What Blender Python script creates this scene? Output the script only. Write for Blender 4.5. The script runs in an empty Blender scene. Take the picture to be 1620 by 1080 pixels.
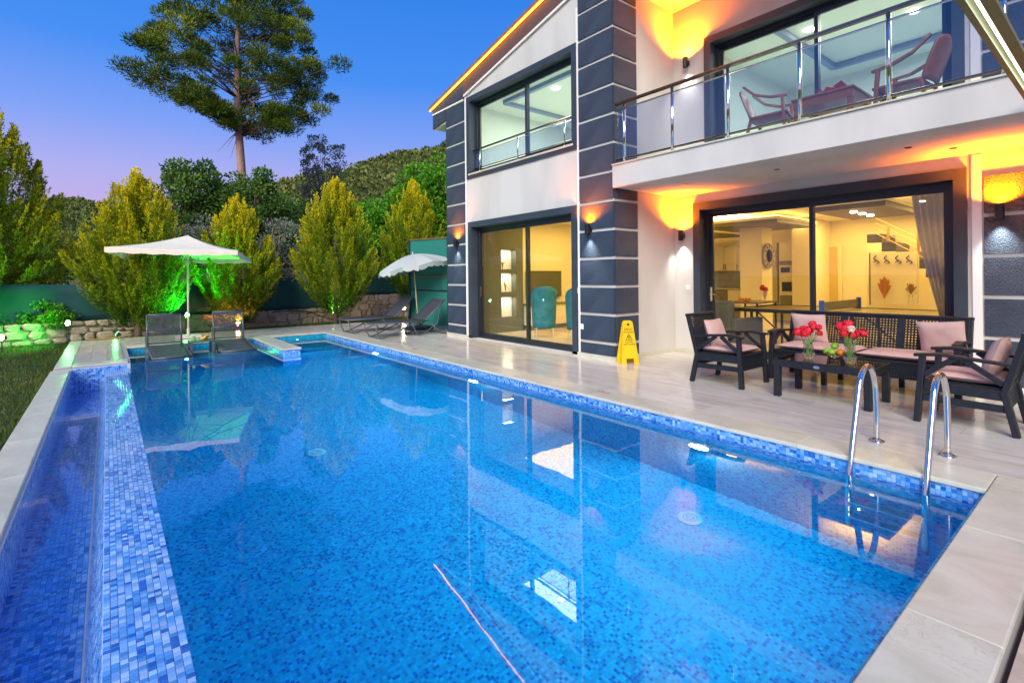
import bpy, bmesh, math, random
import numpy as np
from mathutils import Vector, Matrix, Euler
R_ = math.radians
sc = bpy.context.scene
COL = sc.collection
random.seed(7)

# ------------------------------------------------------------------ camera
CF, CCY, CROLL, CYAW, CH = 798.4, 438.0, -0.0095, 0.6759, 1.35
_s, _c = math.sin(CYAW), math.cos(CYAW)
cF = Vector((_s, _c, 0)); _R = Vector((_c, -_s, 0)); _U = Vector((0, 0, 1))
cR = _R * math.cos(CROLL) + _U * math.sin(CROLL); cU = -_R * math.sin(CROLL) + _U * math.cos(CROLL)
cd = bpy.data.cameras.new('camera'); cam = bpy.data.objects.new('camera', cd); COL.objects.link(cam)
m4 = Matrix((cR, cU, -cF)).transposed().to_4x4(); m4.translation = (0, 0, CH)
cam.matrix_world = m4
cd.sensor_width = 36; cd.lens = CF / 1620 * 36; cd.shift_y = -(540 - CCY) / 1620; cd.clip_end = 2000; cd.clip_start = .05
sc.camera = cam

# ------------------------------------------------------------------ dusk sky
w = bpy.data.worlds.new('World'); sc.world = w; w.use_nodes = True
nt = w.node_tree; nt.nodes.clear()
tc = nt.nodes.new('ShaderNodeTexCoord'); sx = nt.nodes.new('ShaderNodeSeparateXYZ'); rp = nt.nodes.new('ShaderNodeValToRGB')
bg = nt.nodes.new('ShaderNodeBackground'); wo = nt.nodes.new('ShaderNodeOutputWorld')
nt.links.new(tc.outputs['Generated'], sx.inputs[0]); nt.links.new(sx.outputs['Z'], rp.inputs[0])
nt.links.new(rp.outputs[0], bg.inputs[0]); nt.links.new(bg.outputs[0], wo.inputs[0])
e = rp.color_ramp.elements
e[0].position = 0; e[0].color = (.66, .42, .60, 1); e[1].position = 1; e[1].color = (.04, .16, .62, 1)
for p, c in ((.09, (.50, .36, .63)), (.17, (.36, .36, .72)), (.25, (.18, .30, .76)), (.35, (.055, .23, .74)), (.48, (.03, .19, .68)), (.75, (.02, .16, .62))):
    k = e.new(p); k.color = (*c, 1)
bg.inputs['Strength'].default_value = .90
# the glow of the set sun: one very soft, low-lying light
sd = bpy.data.lights.new('sun', 'SUN'); so = bpy.data.objects.new('sun', sd); COL.objects.link(so)
sd.energy = 3.5; sd.angle = R_(36); sd.color = (1, .90, .74)
so.rotation_euler = Vector((.70, .52, -.56)).to_track_quat('-Z', 'Y').to_euler()
sc.view_settings.view_transform = 'Standard'; sc.view_settings.look = 'None'
sc.view_settings.exposure = .45; sc.view_settings.gamma = 1
cy = sc.cycles
cy.use_denoising = True; cy.max_bounces = 10; cy.transparent_max_bounces = 24; cy.transmission_bounces = 10
cy.sample_clamp_indirect = 3; cy.blur_glossy = .5

# ------------------------------------------------------------------ helpers
def at(px, py, **k):
    """the point seen at photo pixel px,py on the plane x=, y=, z= or at depth d="""
    r = cF + cR * ((px - 810) / CF) - cU * ((py - CCY) / CF)
    o = Vector((0, 0, CH))
    if 'z' in k: t = (k['z'] - CH) / r.z
    elif 'x' in k: t = k['x'] / r.x
    elif 'y' in k: t = k['y'] / r.y
    else: t = k['d']
    return o + r * t

def tag(o, label=None, cat=None, group=None, kind=None):
    if label: o['label'] = label
    if cat: o['category'] = cat
    if group: o['group'] = group
    if kind: o['kind'] = kind
    return o

def empty(name, loc, rz=0.0, **k):
    o = bpy.data.objects.new(name, None); COL.objects.link(o); o.location = loc; o.rotation_euler = (0, 0, rz)
    o.empty_display_size = .1
    return tag(o, **k)

class MB:
    def __init__(s): s.v = []; s.f = []
    def face(s, pts):
        n = len(s.v); s.v += [tuple(p) for p in pts]; s.f.append(tuple(range(n, n + len(pts)))); return s
    def box(s, x0, x1, y0, y1, z0, z1):
        n = len(s.v)
        s.v += [(x, y, z) for z in (z0, z1) for y in (y0, y1) for x in (x0, x1)]
        for f in ((0, 2, 3, 1), (4, 5, 7, 6), (0, 1, 5, 4), (2, 6, 7, 3), (0, 4, 6, 2), (1, 3, 7, 5)):
            s.f.append(tuple(n + i for i in f))
        return s
    def obox(s, c, sz, rot=(0, 0, 0), taper=1.0):
        n = len(s.v); M = Euler(rot).to_matrix(); c = Vector(c)
        for k in (-1, 1):
            for j in (-1, 1):
                for i in (-1, 1):
                    t = taper if k < 0 else 1
                    s.v.append(tuple(c + M @ Vector((i * sz[0] / 2 * t, j * sz[1] / 2 * t, k * sz[2] / 2))))
        for f in ((0, 2, 3, 1), (4, 5, 7, 6), (0, 1, 5, 4), (2, 6, 7, 3), (0, 4, 6, 2), (1, 3, 7, 5)):
            s.f.append(tuple(n + i for i in f))
        return s
    def bar(s, a, b, w, t, up=(0, 0, 1), w2=None, t2=None):
        """rectangular bar from a to b, width w along side axis, thickness t along up"""
        a = Vector(a); b = Vector(b); d = (b - a).normalized(); u = Vector(up)
        sd_ = d.cross(u)
        if sd_.length < 1e-4: sd_ = Vector((1, 0, 0))
        sd_.normalize(); u = sd_.cross(d).normalized(); n = len(s.v)
        for p, ww, tt in ((a, w, t), (b, w2 or w, t2 or t)):
            for j in (-1, 1):
                for i in (-1, 1): s.v.append(tuple(p + sd_ * (i * ww / 2) + u * (j * tt / 2)))
        for f in ((0, 2, 3, 1), (4, 5, 7, 6), (0, 1, 5, 4), (2, 6, 7, 3), (0, 4, 6, 2), (1, 3, 7, 5)):
            s.f.append(tuple(n + i for i in f))
        return s
    def tube(s, pts, r, n=8, cap=True):
        pts = [Vector(p) for p in pts]; rr = r if isinstance(r, (list, tuple)) else [r] * len(pts)
        b = len(s.v); prev = None
        for i, p in enumerate(pts):
            d = (pts[min(i + 1, len(pts) - 1)] - pts[max(i - 1, 0)]).normalized()
            if prev is None:
                u = d.orthogonal().normalized()
            else:
                u = (prev - d * prev.dot(d))
                u = u.normalized() if u.length > 1e-5 else d.orthogonal().normalized()
            prev = u; v = d.cross(u)
            for k in range(n):
                a = 2 * math.pi * k / n
                s.v.append(tuple(p + (u * math.cos(a) + v * math.sin(a)) * rr[i]))
        for i in range(len(pts) - 1):
            for k in range(n):
                s.f.append((b + i * n + k, b + i * n + (k + 1) % n, b + (i + 1) * n + (k + 1) % n, b + (i + 1) * n + k))
        if cap:
            s.f.append(tuple(b + k for k in range(n))[::-1]); s.f.append(tuple(b + (len(pts) - 1) * n + k for k in range(n)))
        return s
    def lathe(s, prof, c=(0, 0, 0), n=20, sx=1, sy=1):
        b = len(s.v)
        for r, z in prof:
            for k in range(n):
                a = 2 * math.pi * k / n
                s.v.append((c[0] + r * math.cos(a) * sx, c[1] + r * math.sin(a) * sy, c[2] + z))
        for i in range(len(prof) - 1):
            for k in range(n):
                s.f.append((b + i * n + k, b + i * n + (k + 1) % n, b + (i + 1) * n + (k + 1) % n, b + (i + 1) * n + k))
        if prof[0][0] > 1e-5: s.f.append(tuple(b + k for k in range(n))[::-1])
        if prof[-1][0] > 1e-5: s.f.append(tuple(b + (len(prof) - 1) * n + k for k in range(n)))
        return s
    def prism(s, poly, axis, a, b):
        """poly of 2D points extruded along axis from a to b; axis 'x': (y,z)"""
        def P3(p, t): return {'x': (t, p[0], p[1]), 'y': (p[0], t, p[1]), 'z': (p[0], p[1], t)}[axis]
        n = len(s.v); k = len(poly)
        s.v += [P3(p, a) for p in poly] + [P3(p, b) for p in poly]
        s.f.append(tuple(n + i for i in range(k))[::-1]); s.f.append(tuple(n + k + i for i in range(k)))
        for i in range(k): s.f.append((n + i, n + (i + 1) % k, n + k + (i + 1) % k, n + k + i))
        return s
    def grid(s, fn, nu, nv):
        b = len(s.v)
        for j in range(nv + 1):
            for i in range(nu + 1): s.v.append(tuple(fn(i / nu, j / nv)))
        for j in range(nv):
            for i in range(nu):
                q = b + j * (nu + 1) + i; s.f.append((q, q + 1, q + nu + 2, q + nu + 1))
        return s
    def mesh(s, name, mat, smooth=False):
        me = bpy.data.meshes.new(name); me.from_pydata(s.v, [], s.f)
        bm = bmesh.new(); bm.from_mesh(me); bmesh.ops.recalc_face_normals(bm, faces=bm.faces); bm.to_mesh(me); bm.free()
        if mat: me.materials.append(mat)
        if smooth: me.polygons.foreach_set('use_smooth', [True] * len(me.polygons))
        return me
    def build(s, name, mat, parent=None, smooth=False, bevel=0, **k):
        o = bpy.data.objects.new(name, s.mesh(name, mat, smooth)); COL.objects.link(o)
        if parent:
            o.parent = parent
            if k.pop('world', False): o.location = -Vector(parent.location)
        else: k.pop('world', None)
        if bevel:
            b = o.modifiers.new('b', 'BEVEL'); b.width = bevel; b.segments = 2; b.limit_method = 'ANGLE'
        if smooth and smooth != True:
            pass
        return tag(o, **k)

def link_copy(o, parent=None):
    c = o.copy(); COL.objects.link(c)
    if parent: c.parent = parent
    for ch in list(o.children): link_copy(ch, c)
    return c
def dup(o, loc, rz=None, label=None, scale=None):
    c = link_copy(o); c.location = loc
    if rz is not None: c.rotation_euler = (0, 0, rz)
    if scale: c.scale = scale if not isinstance(scale, (int, float)) else (scale,) * 3
    if label: c['label'] = label
    return c
def obj_from_mesh(name, me, loc, parent=None, rot=(0, 0, 0), scale=(1, 1, 1), **k):
    o = bpy.data.objects.new(name, me); COL.objects.link(o); o.parent = parent; o.location = loc; o.rotation_euler = rot; o.scale = scale
    return tag(o, **k)

# ------------------------------------------------------------------ materials
class NT:
    def __init__(s, name):
        s.m = bpy.data.materials.new(name); s.m.use_nodes = True; s.t = s.m.node_tree; s.t.nodes.clear()
        s.out = s.n('ShaderNodeOutputMaterial')
    def n(s, typ, **k):
        x = s.t.nodes.new(typ)
        for a, v in k.items():
            if a[0] == '_': setattr(x, a[1:], v)
            else:
                key = a.replace('__', ' ')
                x.inputs[key].default_value = v
        return x
    def l(s, a, b): s.t.links.new(a, b); return s
def rgb(c): return (*c, 1) if len(c) == 3 else c
def M(name, col, rough=.6, metal=0, col2=None, scale=8, detail=5, stretch=(1, 1, 1), bump=0, bscale=None, bdist=.01, rand=0,
      spec=.5, trans=0, emit=None, estr=0, lo=.35, hi=.65, coat=0, sss=0):
    t = NT(name); b = t.n('ShaderNodeBsdfPrincipled', Roughness=rough, Metallic=metal)
    b.inputs['Specular IOR Level'].default_value = spec; b.inputs['Base Color'].default_value = rgb(col)
    b.inputs['Coat Weight'].default_value = coat
    if emit: b.inputs['Emission Color'].default_value = rgb(emit); b.inputs['Emission Strength'].default_value = estr
    src = None
    tcn = t.n('ShaderNodeTexCoord'); mp = t.n('ShaderNodeMapping', Scale=stretch); t.l(tcn.outputs['Object'], mp.inputs['Vector'])
    if col2:
        nz = t.n('ShaderNodeTexNoise', Scale=scale, Detail=detail); t.l(mp.outputs[0], nz.inputs['Vector'])
        r = t.n('ShaderNodeValToRGB'); r.color_ramp.elements[0].position = lo; r.color_ramp.elements[1].position = hi
        r.color_ramp.elements[0].color = rgb(col); r.color_ramp.elements[1].color = rgb(col2); t.l(nz.outputs['Fac'], r.inputs[0]); src = r.outputs[0]
    if rand:
        oi = t.n('ShaderNodeObjectInfo'); hs = t.n('ShaderNodeHueSaturation'); mr = t.n('ShaderNodeMapRange'); mr.inputs['To Min'].default_value = 1 - rand; mr.inputs['To Max'].default_value = 1 + rand
        t.l(oi.outputs['Random'], mr.inputs['Value']); t.l(mr.outputs[0], hs.inputs['Value'])
        if src: t.l(src, hs.inputs['Color'])
        else: hs.inputs['Color'].default_value = rgb(col)
        src = hs.outputs[0]
    if src: t.l(src, b.inputs['Base Color'])
    if bump:
        bn = t.n('ShaderNodeTexNoise', Scale=bscale or scale * 6, Detail=4); t.l(mp.outputs[0], bn.inputs['Vector'])
        bp = t.n('ShaderNodeBump', Strength=bump, Distance=bdist); t.l(bn.outputs['Fac'], bp.inputs['Height']); t.l(bp.outputs[0], b.inputs['Normal'])
    sh = b.outputs[0]
    if trans:
        tr = t.n('ShaderNodeBsdfTransparent'); mx = t.n('ShaderNodeMixShader', Fac=trans); t.l(sh, mx.inputs[1]); t.l(tr.outputs[0], mx.inputs[2]); sh = mx.outputs[0]
    t.l(sh, t.out.inputs[0]); return t.m

def thin_glass(name, tint=(.9, .95, .95), refl=1.0, f0=1.5):
    t = NT(name); gg_ = t.n('ShaderNodeNewGeometry'); dt = t.n('ShaderNodeVectorMath', _operation='DOT_PRODUCT'); t.l(gg_.outputs['Normal'], dt.inputs[0]); t.l(gg_.outputs['Incoming'], dt.inputs[1])
    ab = t.n('ShaderNodeMath', _operation='ABSOLUTE'); t.l(dt.outputs['Value'], ab.inputs[0]); om = t.n('ShaderNodeMath', _operation='SUBTRACT'); om.inputs[0].default_value = 1; t.l(ab.outputs[0], om.inputs[1])
    pw = t.n('ShaderNodeMath', _operation='POWER'); t.l(om.outputs[0], pw.inputs[0]); pw.inputs[1].default_value = 5; r0 = ((f0 - 1) / (f0 + 1)) ** 2
    fr = t.n('ShaderNodeMath', _operation='MULTIPLY_ADD'); t.l(pw.outputs[0], fr.inputs[0]); fr.inputs[1].default_value = 1 - r0; fr.inputs[2].default_value = r0
    gl = t.n('ShaderNodeBsdfGlossy', Roughness=0.0); tr = t.n('ShaderNodeBsdfTransparent')
    tr.inputs[0].default_value = rgb(tint); mx = t.n('ShaderNodeMixShader'); mt = t.n('ShaderNodeMath', _operation='MULTIPLY'); mt.inputs[1].default_value = refl
    t.l(fr.outputs[0], mt.inputs[0]); t.l(mt.outputs[0], mx.inputs[0]); t.l(tr.outputs[0], mx.inputs[1]); t.l(gl.outputs[0], mx.inputs[2]); t.l(mx.outputs[0], t.out.inputs[0]); return t.m

TP = .027
def mosaic(name, grout=True, wet=.12, pal=((.010, .075, .42), (.03, .19, .66), (.07, .33, .78), (.30, .52, .86)), pos=(.22, .50, .78), gcol=(.45, .58, .72), pitch=TP):
    t = NT(name); g = t.n('ShaderNodeNewGeometry'); dv = t.n('ShaderNodeVectorMath', _operation='SCALE'); dv.inputs['Scale'].default_value = 1 / pitch
    t.l(g.outputs['Position'], dv.inputs[0]); fl = t.n('ShaderNodeVectorMath', _operation='FLOOR'); 
    off = t.n('ShaderNodeVectorMath', _operation='ADD'); off.inputs[1].default_value = (1e-3, 1e-3, 1e-3); t.l(dv.outputs[0], off.inputs[0])
    # push the point half a tile inwards along the normal so that a face on a cell boundary stays in one cell
    nn = t.n('ShaderNodeVectorMath', _operation='SCALE'); nn.inputs['Scale'].default_value = -.37; t.l(g.outputs['True Normal'], nn.inputs[0])
    t.l(off.outputs[0], fl.inputs[0])
    wn = t.n('ShaderNodeTexWhiteNoise', _noise_dimensions='3D'); t.l(fl.outputs[0], wn.inputs['Vector'])
    r = t.n('ShaderNodeValToRGB'); r.color_ramp.interpolation = 'CONSTANT'; el = r.color_ramp.elements
    el[0].position = 0; el[0].color = rgb(pal[0]); el[1].position = pos[0]; el[1].color = rgb(pal[1])
    for p, c in zip(pos[1:], pal[2:]): q = el.new(p); q.color = rgb(c)
    t.l(wn.outputs['Value'], r.inputs[0]); src = r.outputs[0]
    hs = t.n('ShaderNodeHueSaturation'); mr = t.n('ShaderNodeMapRange'); mr.inputs['To Min'].default_value = .8; mr.inputs['To Max'].default_value = 1.2
    sp = t.n('ShaderNodeSeparateColor'); t.l(wn.outputs['Color'], sp.inputs[0]); t.l(sp.outputs[1], mr.inputs['Value']); t.l(mr.outputs[0], hs.inputs['Value']); t.l(src, hs.inputs['Color']); src = hs.outputs[0]
    b = t.n('ShaderNodeBsdfPrincipled', Roughness=wet); 
    if grout:
        fr = t.n('ShaderNodeVectorMath', _operation='FRACTION'); t.l(off.outputs[0], fr.inputs[0])
        sf = t.n('ShaderNodeSeparateXYZ'); t.l(fr.outputs[0], sf.inputs[0]); sn = t.n('ShaderNodeSeparateXYZ'); t.l(g.outputs['True Normal'], sn.inputs[0])
        acc = None
        for ax in 'XYZ':
            lt = t.n('ShaderNodeMath', _operation='LESS_THAN'); lt.inputs[1].default_value = .085; t.l(sf.outputs[ax], lt.inputs[0])
            ab = t.n('ShaderNodeMath', _operation='ABSOLUTE'); t.l(sn.outputs[ax], ab.inputs[0])
            l2 = t.n('ShaderNodeMath', _operation='LESS_THAN'); l2.inputs[1].default_value = .6; t.l(ab.outputs[0], l2.inputs[0])
            mu = t.n('ShaderNodeMath', _operation='MULTIPLY'); t.l(lt.outputs[0], mu.inputs[0]); t.l(l2.outputs[0], mu.inputs[1])
            if acc:
                mxm = t.n('ShaderNodeMath', _operation='MAXIMUM'); t.l(acc, mxm.inputs[0]); t.l(mu.outputs[0], mxm.inputs[1]); acc = mxm.outputs[0]
            else: acc = mu.outputs[0]
        mc = t.n('ShaderNodeMix', _data_type='RGBA'); t.l(acc, mc.inputs[0]); t.l(src, mc.inputs[6]); mc.inputs[7].default_value = rgb(gcol); src = mc.outputs[2]
        bp = t.n('ShaderNodeBump', Strength=.5, Distance=.002); bp.invert = True; t.l(acc, bp.inputs['Height']); t.l(bp.outputs[0], b.inputs['Normal'])
    t.l(src, b.inputs['Base Color']); t.l(b.outputs[0], t.out.inputs[0]); return t.m

def leafmat(name, c0, c1, c2, trans=.25, rough=.55):
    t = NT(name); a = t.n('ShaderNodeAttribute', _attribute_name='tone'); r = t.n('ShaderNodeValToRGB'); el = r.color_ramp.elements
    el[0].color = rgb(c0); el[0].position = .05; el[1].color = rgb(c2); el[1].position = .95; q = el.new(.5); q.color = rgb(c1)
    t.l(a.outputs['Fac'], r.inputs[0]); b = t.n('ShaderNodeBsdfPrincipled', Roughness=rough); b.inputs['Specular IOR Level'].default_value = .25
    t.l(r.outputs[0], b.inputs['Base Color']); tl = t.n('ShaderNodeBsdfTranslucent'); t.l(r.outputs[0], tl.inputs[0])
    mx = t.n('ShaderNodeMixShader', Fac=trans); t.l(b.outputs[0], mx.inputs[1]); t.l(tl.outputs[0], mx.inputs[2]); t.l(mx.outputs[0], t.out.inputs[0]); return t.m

def emis(name, col, s):
    t = NT(name); q = t.n('ShaderNodeEmission', Strength=s); q.inputs[0].default_value = rgb(col); t.l(q.outputs[0], t.out.inputs[0]); return t.m

WHITE = M('white_stucco', (.50, .49, .465), .85, col2=(.59, .58, .55), scale=1.6, stretch=(1, 1, .35), lo=.3, hi=.6, bump=.35, bscale=90, bdist=.004)
NAVY = M('navy_rough_render', (.018, .035, .066), .75, col2=(.032, .054, .090), scale=3, bump=1.0, bscale=75, bdist=.012)
NAVYS = M('navy_trim', (.022, .036, .056), .6, col2=(.032, .048, .07), scale=3, bump=.3, bscale=120, bdist=.002)
GROOVE = M('white_joint', (.80, .79, .77), .7)
ALU = M('anthracite_aluminium', (.022, .028, .036), .35, metal=.2)
STEEL = M('polished_steel', (.72, .72, .70), .12, metal=1)
RAILD = M('dark_handrail', (.30, .25, .21), .22, metal=1)
GLASS = thin_glass('window_glass', (.93, .96, .94), 1.7)
RGLASS = thin_glass('smoked_rail_glass', (.80, .83, .90), 2.2)
def travertine(name, c0, c1, c2, rough=.2, rand=.05, st=(3.2, .8, 3), sv=(12, 1.4, 8), rot=0, vein=.55):
    t = NT(name); tcn = t.n('ShaderNodeTexCoord'); geo = t.n('ShaderNodeNewGeometry'); oi = t.n('ShaderNodeObjectInfo')
    ad = t.n('ShaderNodeVectorMath', _operation='SCALE'); cx = t.n('ShaderNodeCombineXYZ'); t.l(oi.outputs['Random'], cx.inputs[2]); t.l(oi.outputs['Random'], cx.inputs[0]); ad.inputs['Scale'].default_value = 13; t.l(cx.outputs[0], ad.inputs[0])
    sm = t.n('ShaderNodeVectorMath', _operation='ADD'); t.l(geo.outputs['Position'], sm.inputs[0]); t.l(ad.outputs[0], sm.inputs[1])
    mp = t.n('ShaderNodeMapping', Scale=st, Rotation=(0, 0, rot)); t.l(sm.outputs[0], mp.inputs['Vector'])
    nz = t.n('ShaderNodeTexNoise', Scale=1.6, Detail=9, Roughness=.66, Distortion=.9); t.l(mp.outputs[0], nz.inputs['Vector'])
    r = t.n('ShaderNodeValToRGB'); el = r.color_ramp.elements; el[0].position = .36; el[0].color = rgb(c0); el[1].position = .68; el[1].color = rgb(c2); q = el.new(.5); q.color = rgb(c1)
    t.l(nz.outputs['Fac'], r.inputs[0])
    hs = t.n('ShaderNodeHueSaturation'); mr = t.n('ShaderNodeMapRange'); mr.inputs['To Min'].default_value = 1 - rand; mr.inputs['To Max'].default_value = 1 + rand
    t.l(oi.outputs['Random'], mr.inputs['Value']); t.l(mr.outputs[0], hs.inputs['Value']); t.l(r.outputs[0], hs.inputs['Color'])
    # fine broken veins
    mp2 = t.n('ShaderNodeMapping', Scale=sv, Rotation=(0, 0, rot)); t.l(sm.outputs[0], mp2.inputs['Vector']); n2 = t.n('ShaderNodeTexNoise', Scale=2.4, Detail=6, Roughness=.6, Distortion=1.6); t.l(mp2.outputs[0], n2.inputs['Vector'])
    r2 = t.n('ShaderNodeValToRGB'); e2 = r2.color_ramp.elements; e2[0].position = .485; e2[0].color = (0, 0, 0, 1); e2[1].position = .515; e2[1].color = (0, 0, 0, 1); q2 = e2.new(.5); q2.color = (1, 1, 1, 1); t.l(n2.outputs['Fac'], r2.inputs[0])
    n3 = t.n('ShaderNodeTexNoise', Scale=1.1, Detail=3); t.l(sm.outputs[0], n3.inputs['Vector']); m3 = t.n('ShaderNodeMapRange'); m3.inputs['From Min'].default_value = .5; m3.inputs['From Max'].default_value = .7; t.l(n3.outputs['Fac'], m3.inputs['Value'])
    mu = t.n('ShaderNodeMath', _operation='MULTIPLY'); t.l(r2.outputs[0], mu.inputs[0]); t.l(m3.outputs[0], mu.inputs[1]); mu2 = t.n('ShaderNodeMath', _operation='MULTIPLY'); t.l(mu.outputs[0], mu2.inputs[0]); mu2.inputs[1].default_value = vein
    mc = t.n('ShaderNodeMix', _data_type='RGBA'); t.l(mu2.outputs[0], mc.inputs[0]); t.l(hs.outputs[0], mc.inputs[6]); mc.inputs[7].default_value = (.16, .14, .12, 1)
    b = t.n('ShaderNodeBsdfPrincipled', Roughness=rough); t.l(mc.outputs[2], b.inputs['Base Color'])
    rr = t.n('ShaderNodeMapRange'); rr.inputs['To Min'].default_value = rough * .8; rr.inputs['To Max'].default_value = rough * 1.7; t.l(n3.outputs['Fac'], rr.inputs['Value']); t.l(rr.outputs[0], b.inputs['Roughness'])
    bp = t.n('ShaderNodeBump', Strength=.12, Distance=.003); t.l(nz.outputs['Fac'], bp.inputs['Height']); t.l(bp.outputs[0], b.inputs['Normal']); t.l(b.outputs[0], t.out.inputs[0]); return t.m
DECKT = travertine('deck_porcelain', (.52, .485, .42), (.61, .575, .505), (.69, .66, .59), .13)
COPE = travertine('coping_marble', (.47, .475, .38), (.55, .55, .445), (.63, .63, .525), .26, st=(1.8, 1.0, 2), sv=(4.2, 1.3, 4), rot=.35, vein=.5)
GROUTD = M('deck_grout', (.30, .29, .28), .8)
MOS = mosaic('pool_mosaic', pal=((.002, .14, .39), (.003, .29, .50), (.004, .38, .56), (.008, .43, .60)), pos=(.17, .40, .80), gcol=(.006, .39, .58), pitch=.0205, wet=.5)
MOSL = mosaic('waterline_mosaic')
MOST = mosaic('mosaic_glaze', grout=False, wet=.1, pal=((.025, .13, .50), (.07, .27, .66), (.15, .36, .78), (.28, .47, .80)), pos=(.14, .42, .72))
MGROUT = M('mosaic_grout', (.50, .58, .66), .7)
BLACKPL = M('anthracite_resin', (.009, .012, .018), .45, col2=(.014, .018, .025), spec=.35, scale=20, bump=.25, bscale=200, bdist=.001)
PINK = M('dusty_pink_cotton', (.50, .33, .31), .9, col2=(.56, .38, .35), scale=6, bump=.5, bscale=260, bdist=.002)
SLING = M('charcoal_sling_mesh', (.035, .042, .055), .7, col2=(.05, .058, .07), scale=30, bump=.4, bscale=300, bdist=.001)
SLINGT = M('see_through_sling', (.05, .06, .065), .7, trans=.42)
FRAME = M('grey_powder_coat', (.10, .115, .13), .4, metal=.3)
CANVAS = M('cream_canvas', (.70, .66, .52), .85, col2=(.75, .71, .57), scale=5, bump=.2, bscale=160, bdist=.002)
BARK = M('bark', (.13, .075, .05), .9, col2=(.24, .15, .11), scale=5, stretch=(1, 1, .3), bump=1, bscale=14, bdist=.03)
PINEBARK = M('pine_bark', (.30, .17, .13), .9, col2=(.46, .30, .25), scale=3, stretch=(1, 1, .4), bump=1, bscale=9, bdist=.05)
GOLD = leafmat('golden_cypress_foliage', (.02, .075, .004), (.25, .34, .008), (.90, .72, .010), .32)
OAK = leafmat('oak_foliage', (.04, .10, .02), (.09, .19, .03), (.18, .30, .04))
BRIGHT = leafmat('bright_foliage', (.03, .13, .008), (.10, .32, .012), (.20, .50, .02))
NEEDLE = leafmat('pine_needles', (.03, .07, .012), (.10, .16, .010), (.28, .32, .012), .2)
OLIVE = leafmat('olive_foliage', (.14, .17, .11), (.22, .25, .17), (.32, .34, .26))
MAQUIS = leafmat('hillside_scrub', (.05, .09, .018), (.16, .19, .035), (.36, .33, .11), .1)

# ================================================================== SETTING: ground, deck, pool
WL = -.115                       # water level
PX0, PX1, PY0, PY1 = .243, 4.28, .63, 12.88
def struct(mb, name, mat, **k): return mb.build(name, mat, kind='structure', **k)
# lawn: a big sheet with the plot cut out of it
LAWN = M('lawn_soil', (.016, .040, .006), .95, col2=(.045, .075, .012), scale=3, bump=.8, bscale=40, bdist=.04)
g = MB(); B = 500
hx0, hx1, hy0, hy1 = -.70, 17.0, .0, 15.02
for a in ((-B, hx0, -B, B), (hx0, hx1, hy1, B), (hx1, B, -B, B)):
    g.face([(a[0], a[2], -.10), (a[1], a[2], -.10), (a[1], a[3], -.10), (a[0], a[3], -.10)])
g.face([(hx0, -B, -.10), (hx1, -B, -.10), (hx1, -3.2, -.10), (hx0, -3.2, -.10)])
struct(g, 'lawn', LAWN)
# the strip behind the camera, a step lower than the coping
LOWT = travertine('lower_paving', (.36, .30, .27), (.50, .42, .38), (.60, .54, .50), .35)
lp = MB(); lp.box(-.70, 17, -3.2, .318, -.30, -.16); struct(lp, 'lower_terrace', LOWT)
# deck bed
db = MB(); db.box(PX1 + .045, 17.0, .34, 15.0, -.30, -.012); db.box(PX0 + .05, PX1 + .045, PY1 + .045, 15.0, -.30, -.012); db.box(-.66, PX0 + .05, 10.68, 15.0, -.30, -.012); db.box(2.5, PX1 + .045, .34, PY0 - .045, -.30, -.012)
db.box(-.64, 2.5, .34, PY0 - .045, -.30, -.012)
deckbed = struct(db, 'deck', GROUTD)
def tile_field(x0, x1, y0, y1, w, l, mat, name, parent, along='y', z=0, gap=.004, th=.012, run=.5, cut=None):
    cache = {}
    nx = 0; x = x0; i = 0
    W_, L_ = (w, l) if along == 'y' else (l, w)
    a0, a1, b0, b1 = (x0, x1, y0, y1) if along == 'y' else (y0, y1, x0, x1)   # a: across, b: along
    a = a0
    while a < a1 - .01:
        aw = min(w, a1 - a); b = b0 - (l * run if i % 2 else 0)
        while b < b1 - .01:
            s0 = max(b, b0); s1 = min(b + l, b1)
            if s1 - s0 > .03:
                ww = round(aw - gap, 4); ll = round(s1 - s0 - gap, 4); key = (ww, ll)
                if key not in cache:
                    mb = MB()
                    if along == 'y': mb.box(-ww / 2, ww / 2, -ll / 2, ll / 2, -th, 0)
                    else: mb.box(-ll / 2, ll / 2, -ww / 2, ww / 2, -th, 0)
                    cache[key] = mb.mesh(name, mat)
                ca = a + aw / 2; cb = (s0 + s1) / 2
                cx_, cy_ = (ca, cb) if along == 'y' else (cb, ca)
                if not (cut and cut(cx_, cy_)):
                    o = bpy.data.objects.new(name, cache[key]); COL.objects.link(o); o.parent = parent
                    o.location = (cx_, cy_, z + random.uniform(-.0004, .0004))
            b += l
        a += w; i += 1
# deck planks of porcelain laid along the pool
tile_field(PX1 + .35, 6.23, .36, 15.0, .30, 1.2, DECKT, 'tile', deckbed)
tile_field(6.235, 7.88, .36, 5.22, .30, 1.2, DECKT, 'tile', deckbed)
tile_field(6.235, 9.0, 10.25, 15.0, .30, 1.2, DECKT, 'tile', deckbed)
tile_field(.30, PX1 + .35, 13.22, 15.0, .60, 1.2, DECKT, 'tile', deckbed, along='x')
tile_field(-.45, .22, 10.98, 14.2, .22, 1.6, DECKT, 'tile', deckbed, run=0)
tile_field(-.45, .30, 14.2, 15.0, .4, .75, DECKT, 'tile', deckbed, along='x', run=0)
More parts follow.
